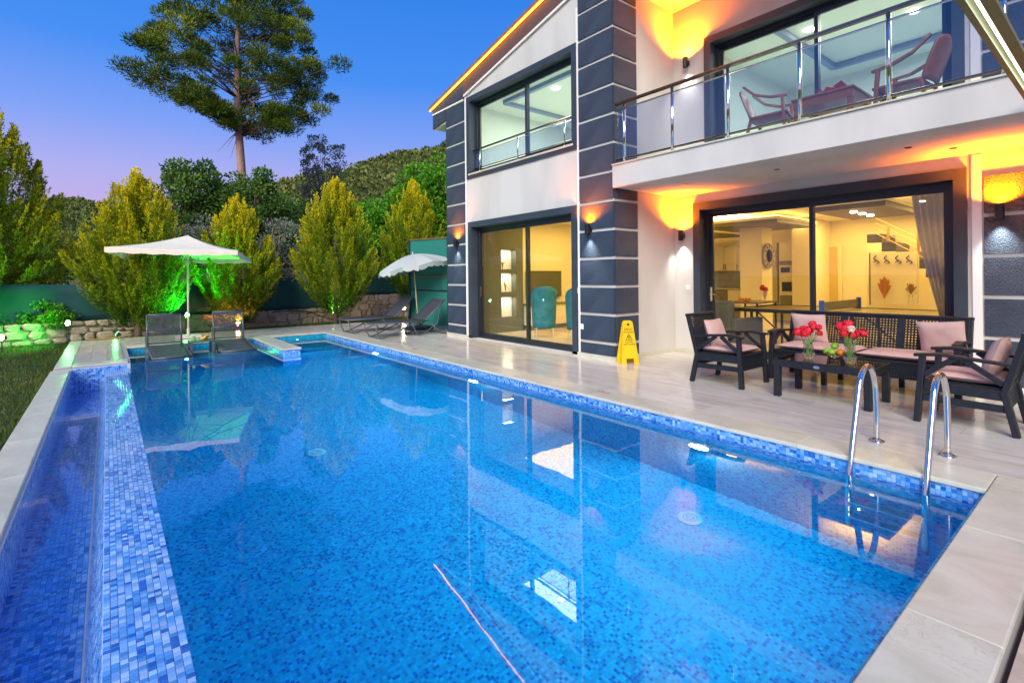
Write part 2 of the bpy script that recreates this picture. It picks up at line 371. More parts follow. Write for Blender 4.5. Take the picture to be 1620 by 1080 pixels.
# coping slabs with a rounded nose, overhanging the pool by 2 cm
def slab(x0, x1, y0, y1, z=0.002, th=.034, par=None, name='coping_slab', mat=COPE):
    cx_, cy_ = (x0 + x1) / 2, (y0 + y1) / 2
    mb = MB(); mb.box(x0 - cx_, x1 - cx_, y0 - cy_, y1 - cy_, -th, 0); o = mb.build(name, mat, par, bevel=.006); o.location = (cx_, cy_, z); return o
cop = empty('pool_coping', (2.3, 6.5, 0)); cop['kind'] = 'structure'; cop.location = (0, 0, 0)
def run_slabs(axis, a0, a1, b0, b1, n, z=.002):
    for i in range(n):
        s0 = b0 + (b1 - b0) * i / n + .0015; s1 = b0 + (b1 - b0) * (i + 1) / n - .0015
        if axis == 'y': slab(a0, a1, s0, s1, z, par=cop)
        else: slab(s0, s1, a0, a1, z, par=cop)
run_slabs('y', PX1 - .02, PX1 + .345, PY0 - .02, PY1 + .0, 11)
run_slabs('x', PY1 - .02 + .002, PY1 + .335, .30, PX1 + .345, 4)
run_slabs('x', .318, PY0 - .024, -.68, PX1 + .345, 5)
run_slabs('y', 2.62, 2.98, 10.36, PY1 - .02, 2, z=.004)
slab(PX1 + .35, 6.23, .32, .355, par=cop); slab(6.235, 9.4, .32, .355, par=cop)
# left outer coping of the overflow trough (sits a few cm lower)
run_slabs('y', -.70, -.468, .60, 10.60, 9, z=-.045)
# patio edging
slab(-.66, -.455, 10.62, 13.0, par=cop); slab(-.66, -.455, 13.003, 15.0, par=cop)
slab(-.45, .262, 10.62, 10.97, par=cop)
# pool shell
ps = empty('pool_shell', (0, 0, 0)); ps['kind'] = 'structure'
DZ = -1.55
sh = MB()
sh.box(PX0 - .0, PX1 + .3, PY0 - .3, PY1 + .3, DZ - .1, DZ); sh.build('pool_floor', MOS, ps)
sh = MB(); sh.box(PX1, PX1 + .045, PY0 - .045, PY1 + .045, DZ, -.033); sh.build('side_wall', MOS, ps)
sh = MB(); sh.box(PX0, PX1, PY1, PY1 + .045, DZ, -.033); sh.build('far_wall', MOS, ps)
sh = MB(); sh.box(PX0, PX1, PY0 - .045, PY0, DZ, -.033); sh.build('near_wall', MOS, ps)
sh = MB(); sh.box(PX0, 2.62, 11.35, PY1, DZ, -.36); sh.box(2.98, PX1, 11.35, PY1, DZ, -.42); sh.build('sunken_shelf', MOS, ps)
sh = MB(); sh.box(2.64, 2.96, 10.38, PY1, DZ, -.031); sh.build('divider_wall', MOSL, ps)
sh = MB(); sh.box(2.98, PX1, 11.0, 11.35, DZ, -.75); sh.build('step', MOS, ps)
# waterline band of individual mosaic tiles above the water, on the house side
def mos_tiles(name, axis, c, u0, u1, v0, v1, sgn, parent, singles=0, slope=None, kindlab=None, th=.003):
    """axis: the normal axis; c the plane; u,v ranges on the other two axes, on the TP grid"""
    iu0, iu1 = math.ceil(u0 / TP - 1e-6), math.floor(u1 / TP + 1e-6); iv0, iv1 = math.ceil(v0 / TP - 1e-6), math.floor(v1 / TP + 1e-6)
    h = TP * .455; cells = [(i, j) for i in range(iu0, iu1) for j in range(iv0, iv1)]
    return cells, h
rim = MB()
def add_tile(mb, ctr, nrm, hu, hv, ua, va, th=.0028, ch=.0015):
    ctr = Vector(ctr); n = Vector(nrm); u = Vector(ua); v = Vector(va); b = len(mb.v)
    for (d, s) in ((-.004, 1.0), (th - ch * .5, 1.0), (th, .90)):
        for i, j in ((-1, -1), (1, -1), (1, 1), (-1, 1)): mb.v.append(tuple(ctr + u * (i * hu * s) + v * (j * hv * s) + n * d))
    for a, c_ in ((0, 4), (4, 8)):
        for k in range(4): mb.f.append((b + a + k, b + a + (k + 1) % 4, b + c_ + (k + 1) % 4, b + c_ + k))
    mb.f.append((b + 8, b + 9, b + 10, b + 11))
HT = TP * .455
for j in range(math.ceil(.64 / TP), math.floor(12.85 / TP)):
    for k in range(-9, -1):
        add_tile(rim, (PX1 - .0005, (j + .5) * TP, (k + .5) * TP), (-1, 0, 0), HT, HT, (0, 1, 0), (0, 0, 1))
rim.build('mosaic_tiles', MOST, ps, kind='stuff')
# overflow weir: tiled top between the pool and the trough
wr = empty('overflow_weir', (.1, 6, -.1)); wr['kind'] = 'structure'; wr.location = (0, 0, 0)
wz = -.108
wb = MB(); wb.prism([(PX0, DZ), (PX0, wz), (-.027, wz - .004), (-.10, -.46), (-.10, DZ)], 'y', PY0 - .04, 10.63); wb.build('weir_wall', MGROUT, wr)
tilemesh = MB(); add_tile(tilemesh, (0, 0, 0), (0, 0, 1), HT, HT, (1, 0, 0), (0, 1, 0)); tilemesh = tilemesh.mesh('mosaic_tile', MOST)
rest = MB(); n_single = 0
ju = list(range(math.ceil(.62 / TP), math.floor(10.62 / TP)))
near = sorted(ju, key=lambda j: abs(j * TP - 2.9))
near = set([j for j in ju if j * TP > 2.38][:33])
for j in ju:
    for i in range(-1, 9):
        p = ((i + .5) * TP, (j + .5) * TP, wz - .002 + i * .0004)
        if j in near and i > -1:
            o = obj_from_mesh('mosaic_tile', tilemesh, p, wr); n_single += 1
        else: add_tile(rest, p, (0, 0, 1), HT, HT, (1, 0, 0), (0, 1, 0))
# sloped outer face
sn_ = Vector((-.356, 0, .073)).normalized(); sv = Vector((-.073, 0, -.356)).normalized()
for j in ju:
    for k in range(13):
        c0 = Vector((-.027, 0, wz - .004)) + sv * ((k + .5) * TP)
        add_tile(rest, (c0.x, (j + .5) * TP, c0.z), Vector((-.98, 0, .2)), HT, HT, (0, 1, 0), sv)
# trough floor, outer wall, far end wall
for j in ju:
    for i in range(-17, -4):
        add_tile(rest, ((i + .5) * TP, (j + .5) * TP, -.452), (0, 0, 1), HT, HT, (1, 0, 0), (0, 1, 0))
    for k in range(-17, -4):
        add_tile(rest, (-.4585, (j + .5) * TP, (k + .5) * TP), (1, 0, 0), HT, HT, (0, 1, 0), (0, 0, 1))
for i in range(-17, 9):
    for k in range(-17, -2):
        add_tile(rest, ((i + .5) * TP, 10.628, (k + .5) * TP), (0, -1, 0), HT, HT, (1, 0, 0), (0, 0, 1))
rest.build('mosaic_tiles', MOST, wr, kind='stuff')
tb = MB(); tb.box(-.46, -.09, .5, 10.63, -.6, -.453); tb.box(-.66, -.46, .5, 10.63, -.6, -.079); tb.box(-.66, PX0 + .05, 10.63, 10.68, -1.5, -.034); tb.build('trough_bed', MGROUT, wr)

# water
WATER = NT('pool_water'); gb = WATER.n('ShaderNodeBsdfGlass', IOR=1.42, Roughness=0.0); gb.inputs[0].default_value = (1, 1, 1, 1)
geo = WATER.n('ShaderNodeNewGeometry'); mp = WATER.n('ShaderNodeMapping', Scale=(1, .45, 1)); WATER.l(geo.outputs['Position'], mp.inputs[0])
nz = WATER.n('ShaderNodeTexNoise', Scale=4.0, Detail=2, Roughness=.5); WATER.l(mp.outputs[0], nz.inputs['Vector'])
bp = WATER.n('ShaderNodeBump', Strength=.026, Distance=.02); WATER.l(nz.outputs['Fac'], bp.inputs['Height']); WATER.l(bp.outputs[0], gb.inputs['Normal'])
WATER.l(gb.outputs[0], WATER.out.inputs[0])
va = WATER.n('ShaderNodeVolumeAbsorption', Density=.50); va.inputs[0].default_value = (.06, .80, .97, 1); WATER.l(va.outputs[0], WATER.out.inputs[1])
wm = MB(); wm.box(PX0 - .004, PX1 + .01, PY0 - .01, PY1 + .01, DZ - .05, WL); struct(wm, 'pool_water', WATER.m)
FILM = thin_glass('water_film', (1, 1, 1), .9, 1.333)
tw = MB(); tw.face([(-.458, .5, -.425), (-.092, .5, -.425), (-.092, 10.62, -.425), (-.458, 10.62, -.425)]); struct(tw, 'trough_water', FILM)

# underwater lamps in the house-side wall
LAMPON = emis('underwater_lamp', (.75, .95, 1.0), 14)
plm = MB(); plm.lathe([(.115, 0), (.115, .02), (.095, .03), (.085, .03)], n=20); 
rimmesh = plm.mesh('rim', STEEL, True)
lens = MB().lathe([(.085, .022), (.05, .036), (0, .04)], n=20).mesh('lens', LAMPON, True)
for i, (yy, lab) in enumerate(((2.55, 'nearest underwater pool light, below the steel ladder side of the house wall'), (6.2, 'middle underwater pool light in the house-side wall of the pool'), (9.7, 'farthest underwater pool light in the house-side wall of the pool'))):
    r = empty('pool_light', (PX1 - .002, yy, -.52), label=lab, cat='pool light', group='round lights in the pool wall')
    obj_from_mesh('rim', rimmesh, (0, 0, 0), r, rot=(0, -math.pi / 2, 0)); obj_from_mesh('lens', lens, (0, 0, 0), r, rot=(0, -math.pi / 2, 0))
    ld = bpy.data.lights.new('pool_lamp', 'AREA'); ld.shape = 'DISK'; ld.size = .18; ld.energy = 65; ld.color = (.62, .88, 1.0)
    lo_ = bpy.data.objects.new('pool_lamp', ld); COL.objects.link(lo_); lo_.location = (PX1 - .06, yy, -.50); lo_.rotation_euler = Vector((-1, -.12, -.28)).to_track_quat('-Z', 'Y').to_euler()
for yy in (12.0,):
    r = empty('pool_light', (3.6, PY1 - .002, -.26), label='small light in the far wall of the little basin beside the divider', cat='pool light', group='round lights in the pool wall')
    obj_from_mesh('rim', rimmesh, (0, 0, 0), r, rot=(math.pi / 2, 0, 0), scale=(.5,) * 3); obj_from_mesh('lens', lens, (0, 0, 0), r, rot=(math.pi / 2, 0, 0), scale=(.5,) * 3)
DRAIN = M('drain_plastic', (.35, .65, .68), .5)
for (x, y, lab) in ((3.75, 2.35, 'round floor drain near the ladder corner of the pool'), (1.75, 5.6, 'round floor drain in the dark reflection of the pine')):
    dm = MB().lathe([(.10, 0), (.10, .012), (.08, .018), (.0, .018)], n=24); r = empty('floor_drain', (x, y, DZ), label=lab, cat='drain', group='drains in the pool floor')
    dm.build('cover', DRAIN, r, smooth=False)
    q = MB(); 
    for rr in (.03, .055): q.tube([(rr * math.cos(a / 16 * 2 * math.pi), rr * math.sin(a / 16 * 2 * math.pi), .02) for a in range(17)], .004, 5)
    q.build('grille', MOS, r)

# ================================================================== VILLA
V = empty('villa', (8.5, 3.5, 0), label='two-storey white villa with navy banded pillars, amber roof strip and glass balcony beside the pool', cat='house')
def VB(mb, name, mat, **k): return mb.build(name, mat, V, world=True, **k)
def VS(mb, name, mat, per=8):
    '''one object per box or prism of the builder'''
    groups = []; seen = {}
    for f in mb.f:
        for g_ in groups:
            if set(f) & g_[0]: g_[0] |= set(f); g_[1].append(f); break
        else: groups.append([set(f), [f]])
    # merge touching sets
    ch = True
    while ch:
        ch = False
        for i_a in range(len(groups)):
            for i_b in range(i_a + 1, len(groups)):
                if groups[i_a][0] & groups[i_b][0]:
                    groups[i_a][0] |= groups[i_b][0]; groups[i_a][1] += groups[i_b][1]; groups.pop(i_b); ch = True; break
            if ch: break
    for vs_, fs_ in groups:
        idx = {v_: n_ for n_, v_ in enumerate(sorted(vs_))}; m2 = MB(); m2.v = [mb.v[v_] for v_ in sorted(vs_)]; m2.f = [tuple(idx[v_] for v_ in f) for f in fs_]; VB(m2, name, mat)
def cells_minus(u0, u1, v0, v1, ops):
    us = sorted({u0, u1, *[o[0] for o in ops], *[o[1] for o in ops]}); vs = sorted({v0, v1, *[o[2] for o in ops], *[o[3] for o in ops]})
    us = [u for u in us if u0 <= u <= u1]; vs = [v for v in vs if v0 <= v <= v1]; out = []
    for a, b in zip(us, us[1:]):
        run = None
        for c, d in zip(vs, vs[1:]):
            mu, mv = (a + b) / 2, (c + d) / 2
            if any(o[0] < mu < o[1] and o[2] < mv < o[3] for o in ops):
                if run: out.append((a, b, *run)); run = None
            else: run = (run[0], d) if run else (c, d)
        if run: out.append((a, b, *run))
    return out
XA, XB = 6.25, 7.90          # faces of the projecting block and of the recessed facade
YC = 5.20                    # inner corner
DOOR_L = (6.12, 9.18, .02, 2.44); WIN_L = (6.09, 9.22, 3.62, 5.20)
DOOR_R = (1.40, 4.70, .02, 2.46); DOOR_U = (1.40, 4.48, 3.10, 5.22)
wl = MB()
for a, b, c, d in cells_minus(YC, 10.2, 0, 5.45, [DOOR_L, WIN_L]): wl.box(XA, XA + .22, a, b, c, d)
zr = lambda y: 5.44 + .23 * (10.83 - y) if y > 2.0 else 5.44 + .23 * 8.83 - .23 * (2.0 - y)      # roof top at the gable
wl.prism([(YC, 5.45), (10.2, 5.45), (10.2, zr(10.2) - .06), (YC, zr(YC) - .06)], 'x', XA, XA + .22)
VB(wl, 'gable_wall', WHITE)
wl = MB()
wl.box(XA + .22, XB + .22, YC, YC + .2, 0, 6.4)                       # return wall
VB(wl, 'return_wall', WHITE)
wl = MB()
for a, b, c, d in cells_minus(-3.5, YC, 0, 6.2, [DOOR_R, DOOR_U]): wl.box(XB, XB + .22, a, b, c, d)
VB(wl, 'recessed_wall', WHITE)
wl = MB(); wl.box(XA + .22, 16.4, 10.0, 10.2, 0, 5.6); wl.box(16.2, 16.4, -3.5, 10.0, 0, 5.6); wl.box(XB, 16.4, -3.7, -3.5, 0, 5.6); VB(wl, 'rear_walls', WHITE)
# rough navy panels between white joints
pcache = {}
def navy_panel(kind, u0, u1, v0, v1, c, top=None):
    key = (kind, round(u1 - u0, 3), round(v1 - v0, 3))
    if key not in pcache:
        du, dv = (u1 - u0) / 2, (v1 - v0) / 2; mb = MB()
        if kind == 'x': mb.box(-.02, .0, -du, du, -dv, dv)
        else: mb.box(-du, du, -.02, 0, -dv, dv)
        pcache[key] = mb.mesh('navy_panel', NAVY)
    o = bpy.data.objects.new('navy_panel', pcache[key]); COL.objects.link(o); o.parent = V
    u, v = (u0 + u1) / 2, (v0 + v1) / 2
    o.location = (Vector((c, u, v)) if kind == 'x' else Vector((u, c, v))) - V.location
def bands(kind, u0, u1, c, z0, pitch, n, first=.075, jt=.024, zmax=None):
    lo = first
    for i in range(n):
        hi = z0 + pitch * i - jt
        if hi > lo: navy_panel(kind, u0, u1, lo, hi, c)
        lo = hi + 2 * jt
    if zmax: navy_panel(kind, u0, u1, lo, zmax, c)
bands('x', 9.43, 10.20, XA, .27, .457, 12, zmax=None)
bands('x', 5.20, 5.93, XA, .27, .457, 14)
bands('y', XA, 6.82, YC, .27, .457, 14)
bands('x', -.6, 1.13, XB, .60, .47, 5)
bands('x', -.6, 1.13, XB, .13 + .47 * 7, .47, 5, first=3.10)
j_ = MB(); j_.box(XA - .012, XA, 9.375, 9.415, .07, 5.42); j_.box(XA - .012, XA, 5.945, 5.985, .07, 5.9); j_.box(XB - .012, XB, 1.15, 1.235, .07, 2.72); j_.box(XB - .012, XB, 1.15, 1.235, 3.09, 5.8); VS(j_, 'white_joint', GROOVE)
sk = MB(); sk.box(XA - .03, XA, 9.19, 10.22, .0, .07); sk.box(XA - .03, XA, YC - .03, 6.11, 0, .07); sk.box(XA, 6.83, YC - .03, YC, 0, .07); sk.box(6.83, XB, YC - .012, YC, 0, .07); sk.box(XB - .012, XB, 4.72, YC - .012, 0, .07); sk.box(XB - .03, XB, -3.5, 1.39, 0, .07); VS(sk, 'skirting', COPE)
# navy trim round the openings (a proud frame and the deep reveal)
def trim(X, op, wd, name='window_trim', sill=True, out=.03):
    y0, y1, z0, z1 = op; mb = MB(); zb = z0 - wd if sill else z0
    mb.box(X - out, X, y0 - wd, y0, zb, z1 + wd); mb.box(X - out, X, y1, y1 + wd, zb, z1 + wd); mb.box(X - out, X, y0, y1, z1, z1 + wd)
    if sill: mb.box(X - out, X, y0, y1, zb, z0)
    e_ = .004
    mb.box(X, X + .16, y0 - .0, y0 + e_, z0, z1); mb.box(X, X + .16, y1 - e_, y1, z0, z1); mb.box(X, X + .16, y0 + e_, y1 - e_, z1 - e_, z1)
    if sill: mb.box(X, X + .16, y0 + e_, y1 - e_, z0, z0 + e_)
    return VB(mb, name, NAVYS)
trim(XA, DOOR_L, .12, sill=False); trim(XA, WIN_L, .11); trim(XB, DOOR_R, .125, sill=False); trim(XB, DOOR_U, .115, sill=False)
def slider(X, op, mull, name, fr=.06, label=None, rail=None, handles=True):
    """aluminium sliding door or window: frame > sash, pane, handle"""
    y0, y1, z0, z1 = op; y0 += .005; y1 -= .005; z0 += .004; z1 -= .005
    f = MB(); d = .09
    f.box(X, X + d, y0, y0 + fr, z0, z1); f.box(X, X + d, y1 - fr, y1, z0, z1); f.box(X, X + d, y0 + fr, y1 - fr, z1 - fr, z1); f.box(X, X + d, y0 + fr, y1 - fr, z0, z0 + fr * .7)
    F = VB(f, name, ALU, label=label)
    for (a, b, dx) in ((y0 + fr, mull + .03, .012), (mull - .03, y1 - fr, .05)):
        s_ = MB(); w_ = .055; zb = z0 + fr * .7
        s_.box(X + dx, X + dx + .035, a, a + w_, zb, z1 - fr); s_.box(X + dx, X + dx + .035, b - w_, b, zb, z1 - fr)
        s_.box(X + dx, X + dx + .035, a + w_, b - w_, z1 - fr - w_, z1 - fr); s_.box(X + dx, X + dx + .035, a + w_, b - w_, zb, zb + w_ * 1.3)
        s_.build('sash', ALU, F)
        p = MB(); p.face([(X + dx + .018, a + w_, zb + .05), (X + dx + .018, b - w_, zb + .05), (X + dx + .018, b - w_, z1 - fr - w_), (X + dx + .018, a + w_, z1 - fr - w_)]); p.build('pane', GLASS, F)
    if handles:
        h = MB(); zc = z0 + 1.0 if z1 - z0 > 2 else (z0 + z1) / 2
        h.box(X - .005, X + .02, y1 - fr - .05, y1 - fr - .02, zc - .12, zc + .12); h.tube([(X + .0, y1 - fr - .035, zc), (X - .045, y1 - fr - .035, zc), (X - .045, y1 - fr - .16, zc)], .009, 6); h.build('handle', STEEL, F)
    return F
slider(XA + .14, DOOR_L, 7.52, 'sliding_door', label='ground-floor sliding door in front of the lounge'); slider(XA + .14, WIN_L, 7.50, 'sliding_window', handles=False, label='wide upper window with a glass guard')
slider(XB + .14, DOOR_R, 3.02, 'sliding_door', label='ground-floor terrace door behind the black sofa'); slider(XB + .14, DOOR_U, 2.93, 'sliding_door', label='balcony door', handles=False)
# window guard rail
def guard(path0, path1, X, ztop, zlow, posts, name, r=.024, panels=True, z_mid=None, zfoot=None):
    y0, y1 = path0, path1
    R_0 = empty(name, Vector((X, (y0 + y1) / 2, zlow)) - V.location); R_0.parent = V
    off = R_0.location + V.location
    def b(mb, n, m, s=False):
        o = mb.build(n, m, R_0, smooth=s); o.location = -off; return o
    b(MB().tube([(X, y0, ztop), (X, y1, ztop)], r, 12), 'handrail', RAILD, True)
    b(MB().tube([(X, y0, z_mid), (X, y1, z_mid)], r * .45, 8), 'mid_rail', STEEL, True)
    b(MB().tube([(X, y0, zlow), (X, y1, zlow)], r * .6, 8), 'bottom_rail', RAILD, True)
    for p in posts:
        q = MB().tube([(X, p, zfoot), (X, p, ztop)], r * .8, 10); q.lathe([(.035, 0), (.035, .012), (.022, .022)], (X, p, zfoot), 14); b(q, 'post', STEEL, True)
    ys = sorted([y0 + .01, *posts, y1 - .01])
    for a, c in zip(ys, ys[1:]):
        if c - a > .12: b(MB().box(X - .004, X + .004, a + .03, c - .03, zlow + .02, z_mid - .015), 'glass_panel', RGLASS)
    return R_0
guard(6.12, 9.19, XA + .06, 4.13, 3.72, (6.35, 7.65, 8.95), 'window_guard', r=.02, z_mid=4.06, zfoot=3.63)
s_ = MB(); s_.box(XA - .05, XA + .15, 6.06, 9.24, 3.585, 3.617); VB(s_, 'window_sill', COPE)
# balcony slab, soffit, railing
bl = MB(); bl.box(6.19, XB - .002, -3.5, YC - .023, 2.735, 3.075); VB(bl, 'balcony_slab', WHITE)
bt = MB(); bt.box(6.165, XB - .005, -3.5, YC - .025, 3.077, 3.095); VB(bt, 'balcony_edge', COPE)
guard(-3.4, 5.14, 6.24, 4.03, 3.155, (4.98, 4.13, 3.31, 2.45, 1.60, .75, -.1, -.95), 'balcony_railing', r=.028, z_mid=3.93, zfoot=3.096)
vent = MB().lathe([(.035, 0), (.035, -.006), (.02, -.008), (0, -.004)], n=16).mesh('soffit_vent', ALU)  # small dark round vents in the balcony soffit, not lamps
for p in ((6.9, 4.35), (6.9, 3.0), (6.9, 1.6), (7.35, 1.3)):
    o = bpy.data.objects.new('soffit_vent', vent); COL.objects.link(o); o.parent = V; o.location = Vector((p[0], p[1], 2.7335)) - V.location
# gable fascia, roof slabs, eave, amber strip
FASC = NAVYS
f = MB(); f.prism([(9.43, zr(9.43) - .02), (10.78, zr(10.78) - .02), (10.78, zr(10.78) - .50), (10.2, zr(10.2) - .55), (10.2, 5.32), (9.43, 5.32)], 'x', XA - .032, XA - .001); VB(f, 'eave_panel', NAVY)
f = MB(); f.prism([(9.43, zr(9.43) - .02), (2.0, zr(2.0) - .02), (2.0, zr(2.0) - .36), (9.43, zr(9.43) - .36)], 'x', XA - .034, XA - .002); f.prism([(2.0, zr(2.0) - .02), (-6, zr(-6) - .02), (-6, zr(-6) - .36), (2.0, zr(2.0) - .36)], 'x', XA - .034, XA - .002); VB(f, 'gable_fascia', M('reddish_fascia', (.10, .055, .05), .7))
f = MB(); f.box(XA - .045, XA - .033, 9.43, 10.78, 5.285, 5.315); f.prism([(9.41, 5.36), (9.41, 5.40), (YC, 5.40 + .23 * (9.41 - YC)), (YC, 5.36 + .23 * (9.41 - YC))], 'x', XA - .046, XA - .035); VS(f, 'white_joint', GROOVE)
rf = MB(); rf.prism([(10.88, zr(10.88)), (10.88, zr(10.88) + .06), (2.0, zr(2.0) + .06), (-6.5, zr(-6.5) + .06), (-6.5, zr(-6.5)), (2.0, zr(2.0))], 'x', XA - .10, 16.6); VB(rf, 'roof', M('roof_tile', (.22, .09, .06), .8, col2=(.30, .13, .08), scale=6, bump=.6, bscale=20))
ev = MB(); ev.prism([(10.78, zr(10.78) - .50), (10.78, zr(10.78) - .01), (10.2, zr(10.2) - .01), (10.2, zr(10.2) - .60)], 'x', XA + .0, 16.4); VB(ev, 'eave_box', M('ivory_soffit', (.62, .54, .42), .8))
AMB = (1.0, .36, .02)
st = MB().tube([(XA - .075, y, zr(y) - .028) for y in (10.85, 8, 5, 2.0)] , .016, 8); st.tube([(XA - .075, y, zr(y) - .028) for y in (2.0, -2, -6)], .016, 8); VB(st, 'light_strip', emis('amber_strip', (1.0, .38, .03), 9))
# soffit over the balcony
cs = MB(); cs.box(XA + .02, XB, -3.5, YC, 6.02, 6.08); VB(cs, 'balcony_ceiling', WHITE)
# wall sockets
so_ = MB().box(XA - .03, XA - .02, 5.90 - .04, 5.90 + .04, .46, .55); VB(so_, 'socket', GROOVE, bevel=.003)
so_ = MB().box(XA - .013, XA, 5.995, 6.03, 1.06, 1.16); VB(so_, 'socket', GROOVE)
so_ = MB().box(XB - .012, XB, 4.90, 4.98, 1.10, 1.18); VB(so_, 'socket', GROOVE, bevel=.003)
# ---- inside: shells of the rooms
CREAM = M('cream_wall', (.82, .72, .48), .8); CEIL = M('ceiling_white', (.84, .78, .60), .8)
FLOORI = travertine('indoor_tile', (.50, .42, .30), (.60, .52, .40), (.68, .60, .48), .15)
i_ = MB(); i_.box(XA + .225, 16.2, YC + .2, 10.0, -.02, .008); i_.box(XB + .225, 16.2, -3.5, YC + .2, -.02, .008); VB(i_, 'indoor_floor', FLOORI)
i_ = MB(); i_.box(XA + .225, 16.2, YC + .205, 10.0, 2.78, 3.3); i_.box(XB + .225, 16.2, -3.5, YC + .205, 2.78, 3.08); VB(i_, 'indoor_ceiling', CEIL)
i_ = MB(); i_.box(XB + .225, 12.6, -3.5, -3.3, 0.01, 2.78); i_.box(15.4, 15.5, -3.3, 9.99, .01, 2.78); i_.box(XA + .225, 15.4, 9.94, 9.99, .01, 2.78); VB(i_, 'indoor_wall', CREAM)
GREY = M('pale_upper_wall', (.62, .66, .60), .8)
i_ = MB(); i_.box(XA + .225, 10.4, YC + .205, 9.99, 3.305, 3.33); i_.box(10.3, 10.4, YC + .2, 9.99, 3.33, 5.7); i_.box(XA + .225, 10.3, YC + .205, YC + .25, 3.33, 5.7); i_.box(XA + .225, 10.3, 9.9, 9.98, 3.33, 5.7); i_.box(XA + .225, 10.4, YC + .205, 9.99, 5.42, 5.6)
VB(i_, 'upper_room', GREY)
i_ = MB(); i_.box(XB + .225, 12.5, -1.2, YC - .01, 3.085, 3.10); i_.box(12.4, 12.5, -1.2, YC - .01, 3.10, 5.7); i_.box(XB + .225, 12.4, -1.25, -1.15, 3.10, 5.7); i_.box(XB + .225, 12.4, YC - .1, YC - .01, 3.10, 5.7); i_.box(XB + .225, 12.5, -1.2, YC - .01, 5.62, 5.72)
VB(i_, 'upper_room', GREY)
cov = M('blue_grey_moulding', (.20, .25, .36), .6)
c_ = MB()
for (a, b) in (((8.9, 3.9), (8.9, .3)), ((8.9, .3), (11.6, .3)), ((11.6, .3), (11.6, 3.9)), ((11.6, 3.9), (8.9, 3.9))): c_.bar((a[0], a[1], 5.56), (b[0], b[1], 5.56), .10, .10)
c_.build('ceiling_moulding', cov, V).location = -V.location
c_ = MB()
for (a, b) in (((7.2, 6.2), (7.2, 9.2)), ((7.2, 9.2), (9.7, 9.2)), ((9.7, 9.2), (9.7, 6.2)), ((9.7, 6.2), (7.2, 6.2))): c_.bar((a[0], a[1], 5.38), (b[0], b[1], 5.38), .09, .08)
c_.build('ceiling_moulding', cov, V).location = -V.location
# downlights
DL = MB().lathe([(.05, 0), (.045, -.01), (0, -.012)], n=14).mesh('downlight', emis('downlight', (1, .95, .80), 30))
def downlight(x, y, z, e=0, col=(1, .9, .7), s=1):
    o = bpy.data.objects.new('downlight', DL); COL.objects.link(o); o.parent = V; o.location = Vector((x, y, z)) - V.location; o.scale = (s,) * 3
    if e:
        l_ = bpy.data.lights.new('downlight', 'SPOT'); l_.energy = e; l_.spot_size = R_(110); l_.spot_blend = .8; l_.color = col; l_.shadow_soft_size = .05
        q = bpy.data.objects.new('downlight_beam', l_); COL.objects.link(q); q.location = (x, y, z - .03)
def area(x, y, z, sx_, sy_, e, col, rot=(0, 0, 0)):
    l_ = bpy.data.lights.new('ceiling_glow', 'AREA'); l_.shape = 'RECTANGLE'; l_.size = sx_; l_.size_y = sy_; l_.energy = e; l_.color = col
    q = bpy.data.objects.new('ceiling_glow', l_); COL.objects.link(q); q.location = (x, y, z); q.rotation_euler = rot; return q
YEL = (1, .64, .16)
# dropped ceiling islands with hidden strips
OLV = M('island_dark', (.16, .14, .05), .4)
STRIP = emis('cove_strip', (1, .62, .14), 5.5)
def island(x0, x1, y0, y1, z, dark=True, e=40):
    mb = MB().box(x0, x1, y0, y1, z, z + .08); VB(mb, 'ceiling_island', OLV if dark else CEIL)
    mb = MB(); t_ = .10
    mb.box(x0 - .02, x1 + .02, y0 - .02, y1 + .02, z + .081, z + .14); VB(mb, 'ceiling_island', CEIL)
    s2 = MB(); zz = z + .165
    for a, b in (((x0 + t_, y0 + t_), (x1 - t_, y0 + t_)), ((x1 - t_, y0 + t_), (x1 - t_, y1 - t_)), ((x1 - t_, y1 - t_), (x0 + t_, y1 - t_)), ((x0 + t_, y1 - t_), (x0 + t_, y0 + t_))): s2.bar((*a, zz), (*b, zz), .05, .03)
    VB(s2, 'cove_strip', STRIP)
def isl_px(pts, z):
    q = [at(a, b, z=z) for a, b in pts]; return min(p.x for p in q), max(p.x for p in q), min(p.y for p in q), max(p.y for p in q)
x0, x1, y0, y1 = 9.4, 11.35, 2.47, 3.52
island(x0, x1, y0, y1, 2.40)
for k in range(3): downlight(9.9 + k * .42, 3.05, 2.397, s=1.1)
island(11.5, 13.6, 5.0, 6.9, 2.50)
island(12.4, 15.2, 7.7, 9.8, 2.50)
for k in range(3): downlight(12.9, 9.2 - k * .4, 2.49, s=1.1)
downlight(14.2, 5.6, 2.77, 40, YEL); downlight(14.3, 4.3, 2.77, 60, (1, .8, .4)); downlight(12.6, 2.7, 2.77, 40, (1, .8, .4)); downlight(9.4, 5.6, 2.77)
area(10.37, 3.0, 2.60, 1.4, .7, 330, YEL, (math.pi, 0, 0)); area(11.95, 6.4, 2.68, .6, .6, 260, YEL, (math.pi, 0, 0)); area(13.8, 8.7, 2.68, 1.8, 1.4, 380, YEL, (math.pi, 0, 0)); area(9.0, 8.0, 2.74, 2.5, 2.5, 95, YEL); area(14.0, 3.0, 2.74, 1.5, 4, 120, YEL)
area(8.3, 7.6, 5.38, 2, 2.4, 110, (.93, 1, .86)); area(10.2, 2.2, 5.55, 2, 2.4, 140, (.90, 1, .90))
for p in ((7.6, 7.9), (7.6, 6.7), (8.9, 7.3)): downlight(p[0], p[1], 5.415, s=1.4)
for p in ((8.8, 2.6), (8.8, 1.9), (10.3, 2.3), (9.6, 3.6)): downlight(p[0], p[1], 5.615, s=1.5)
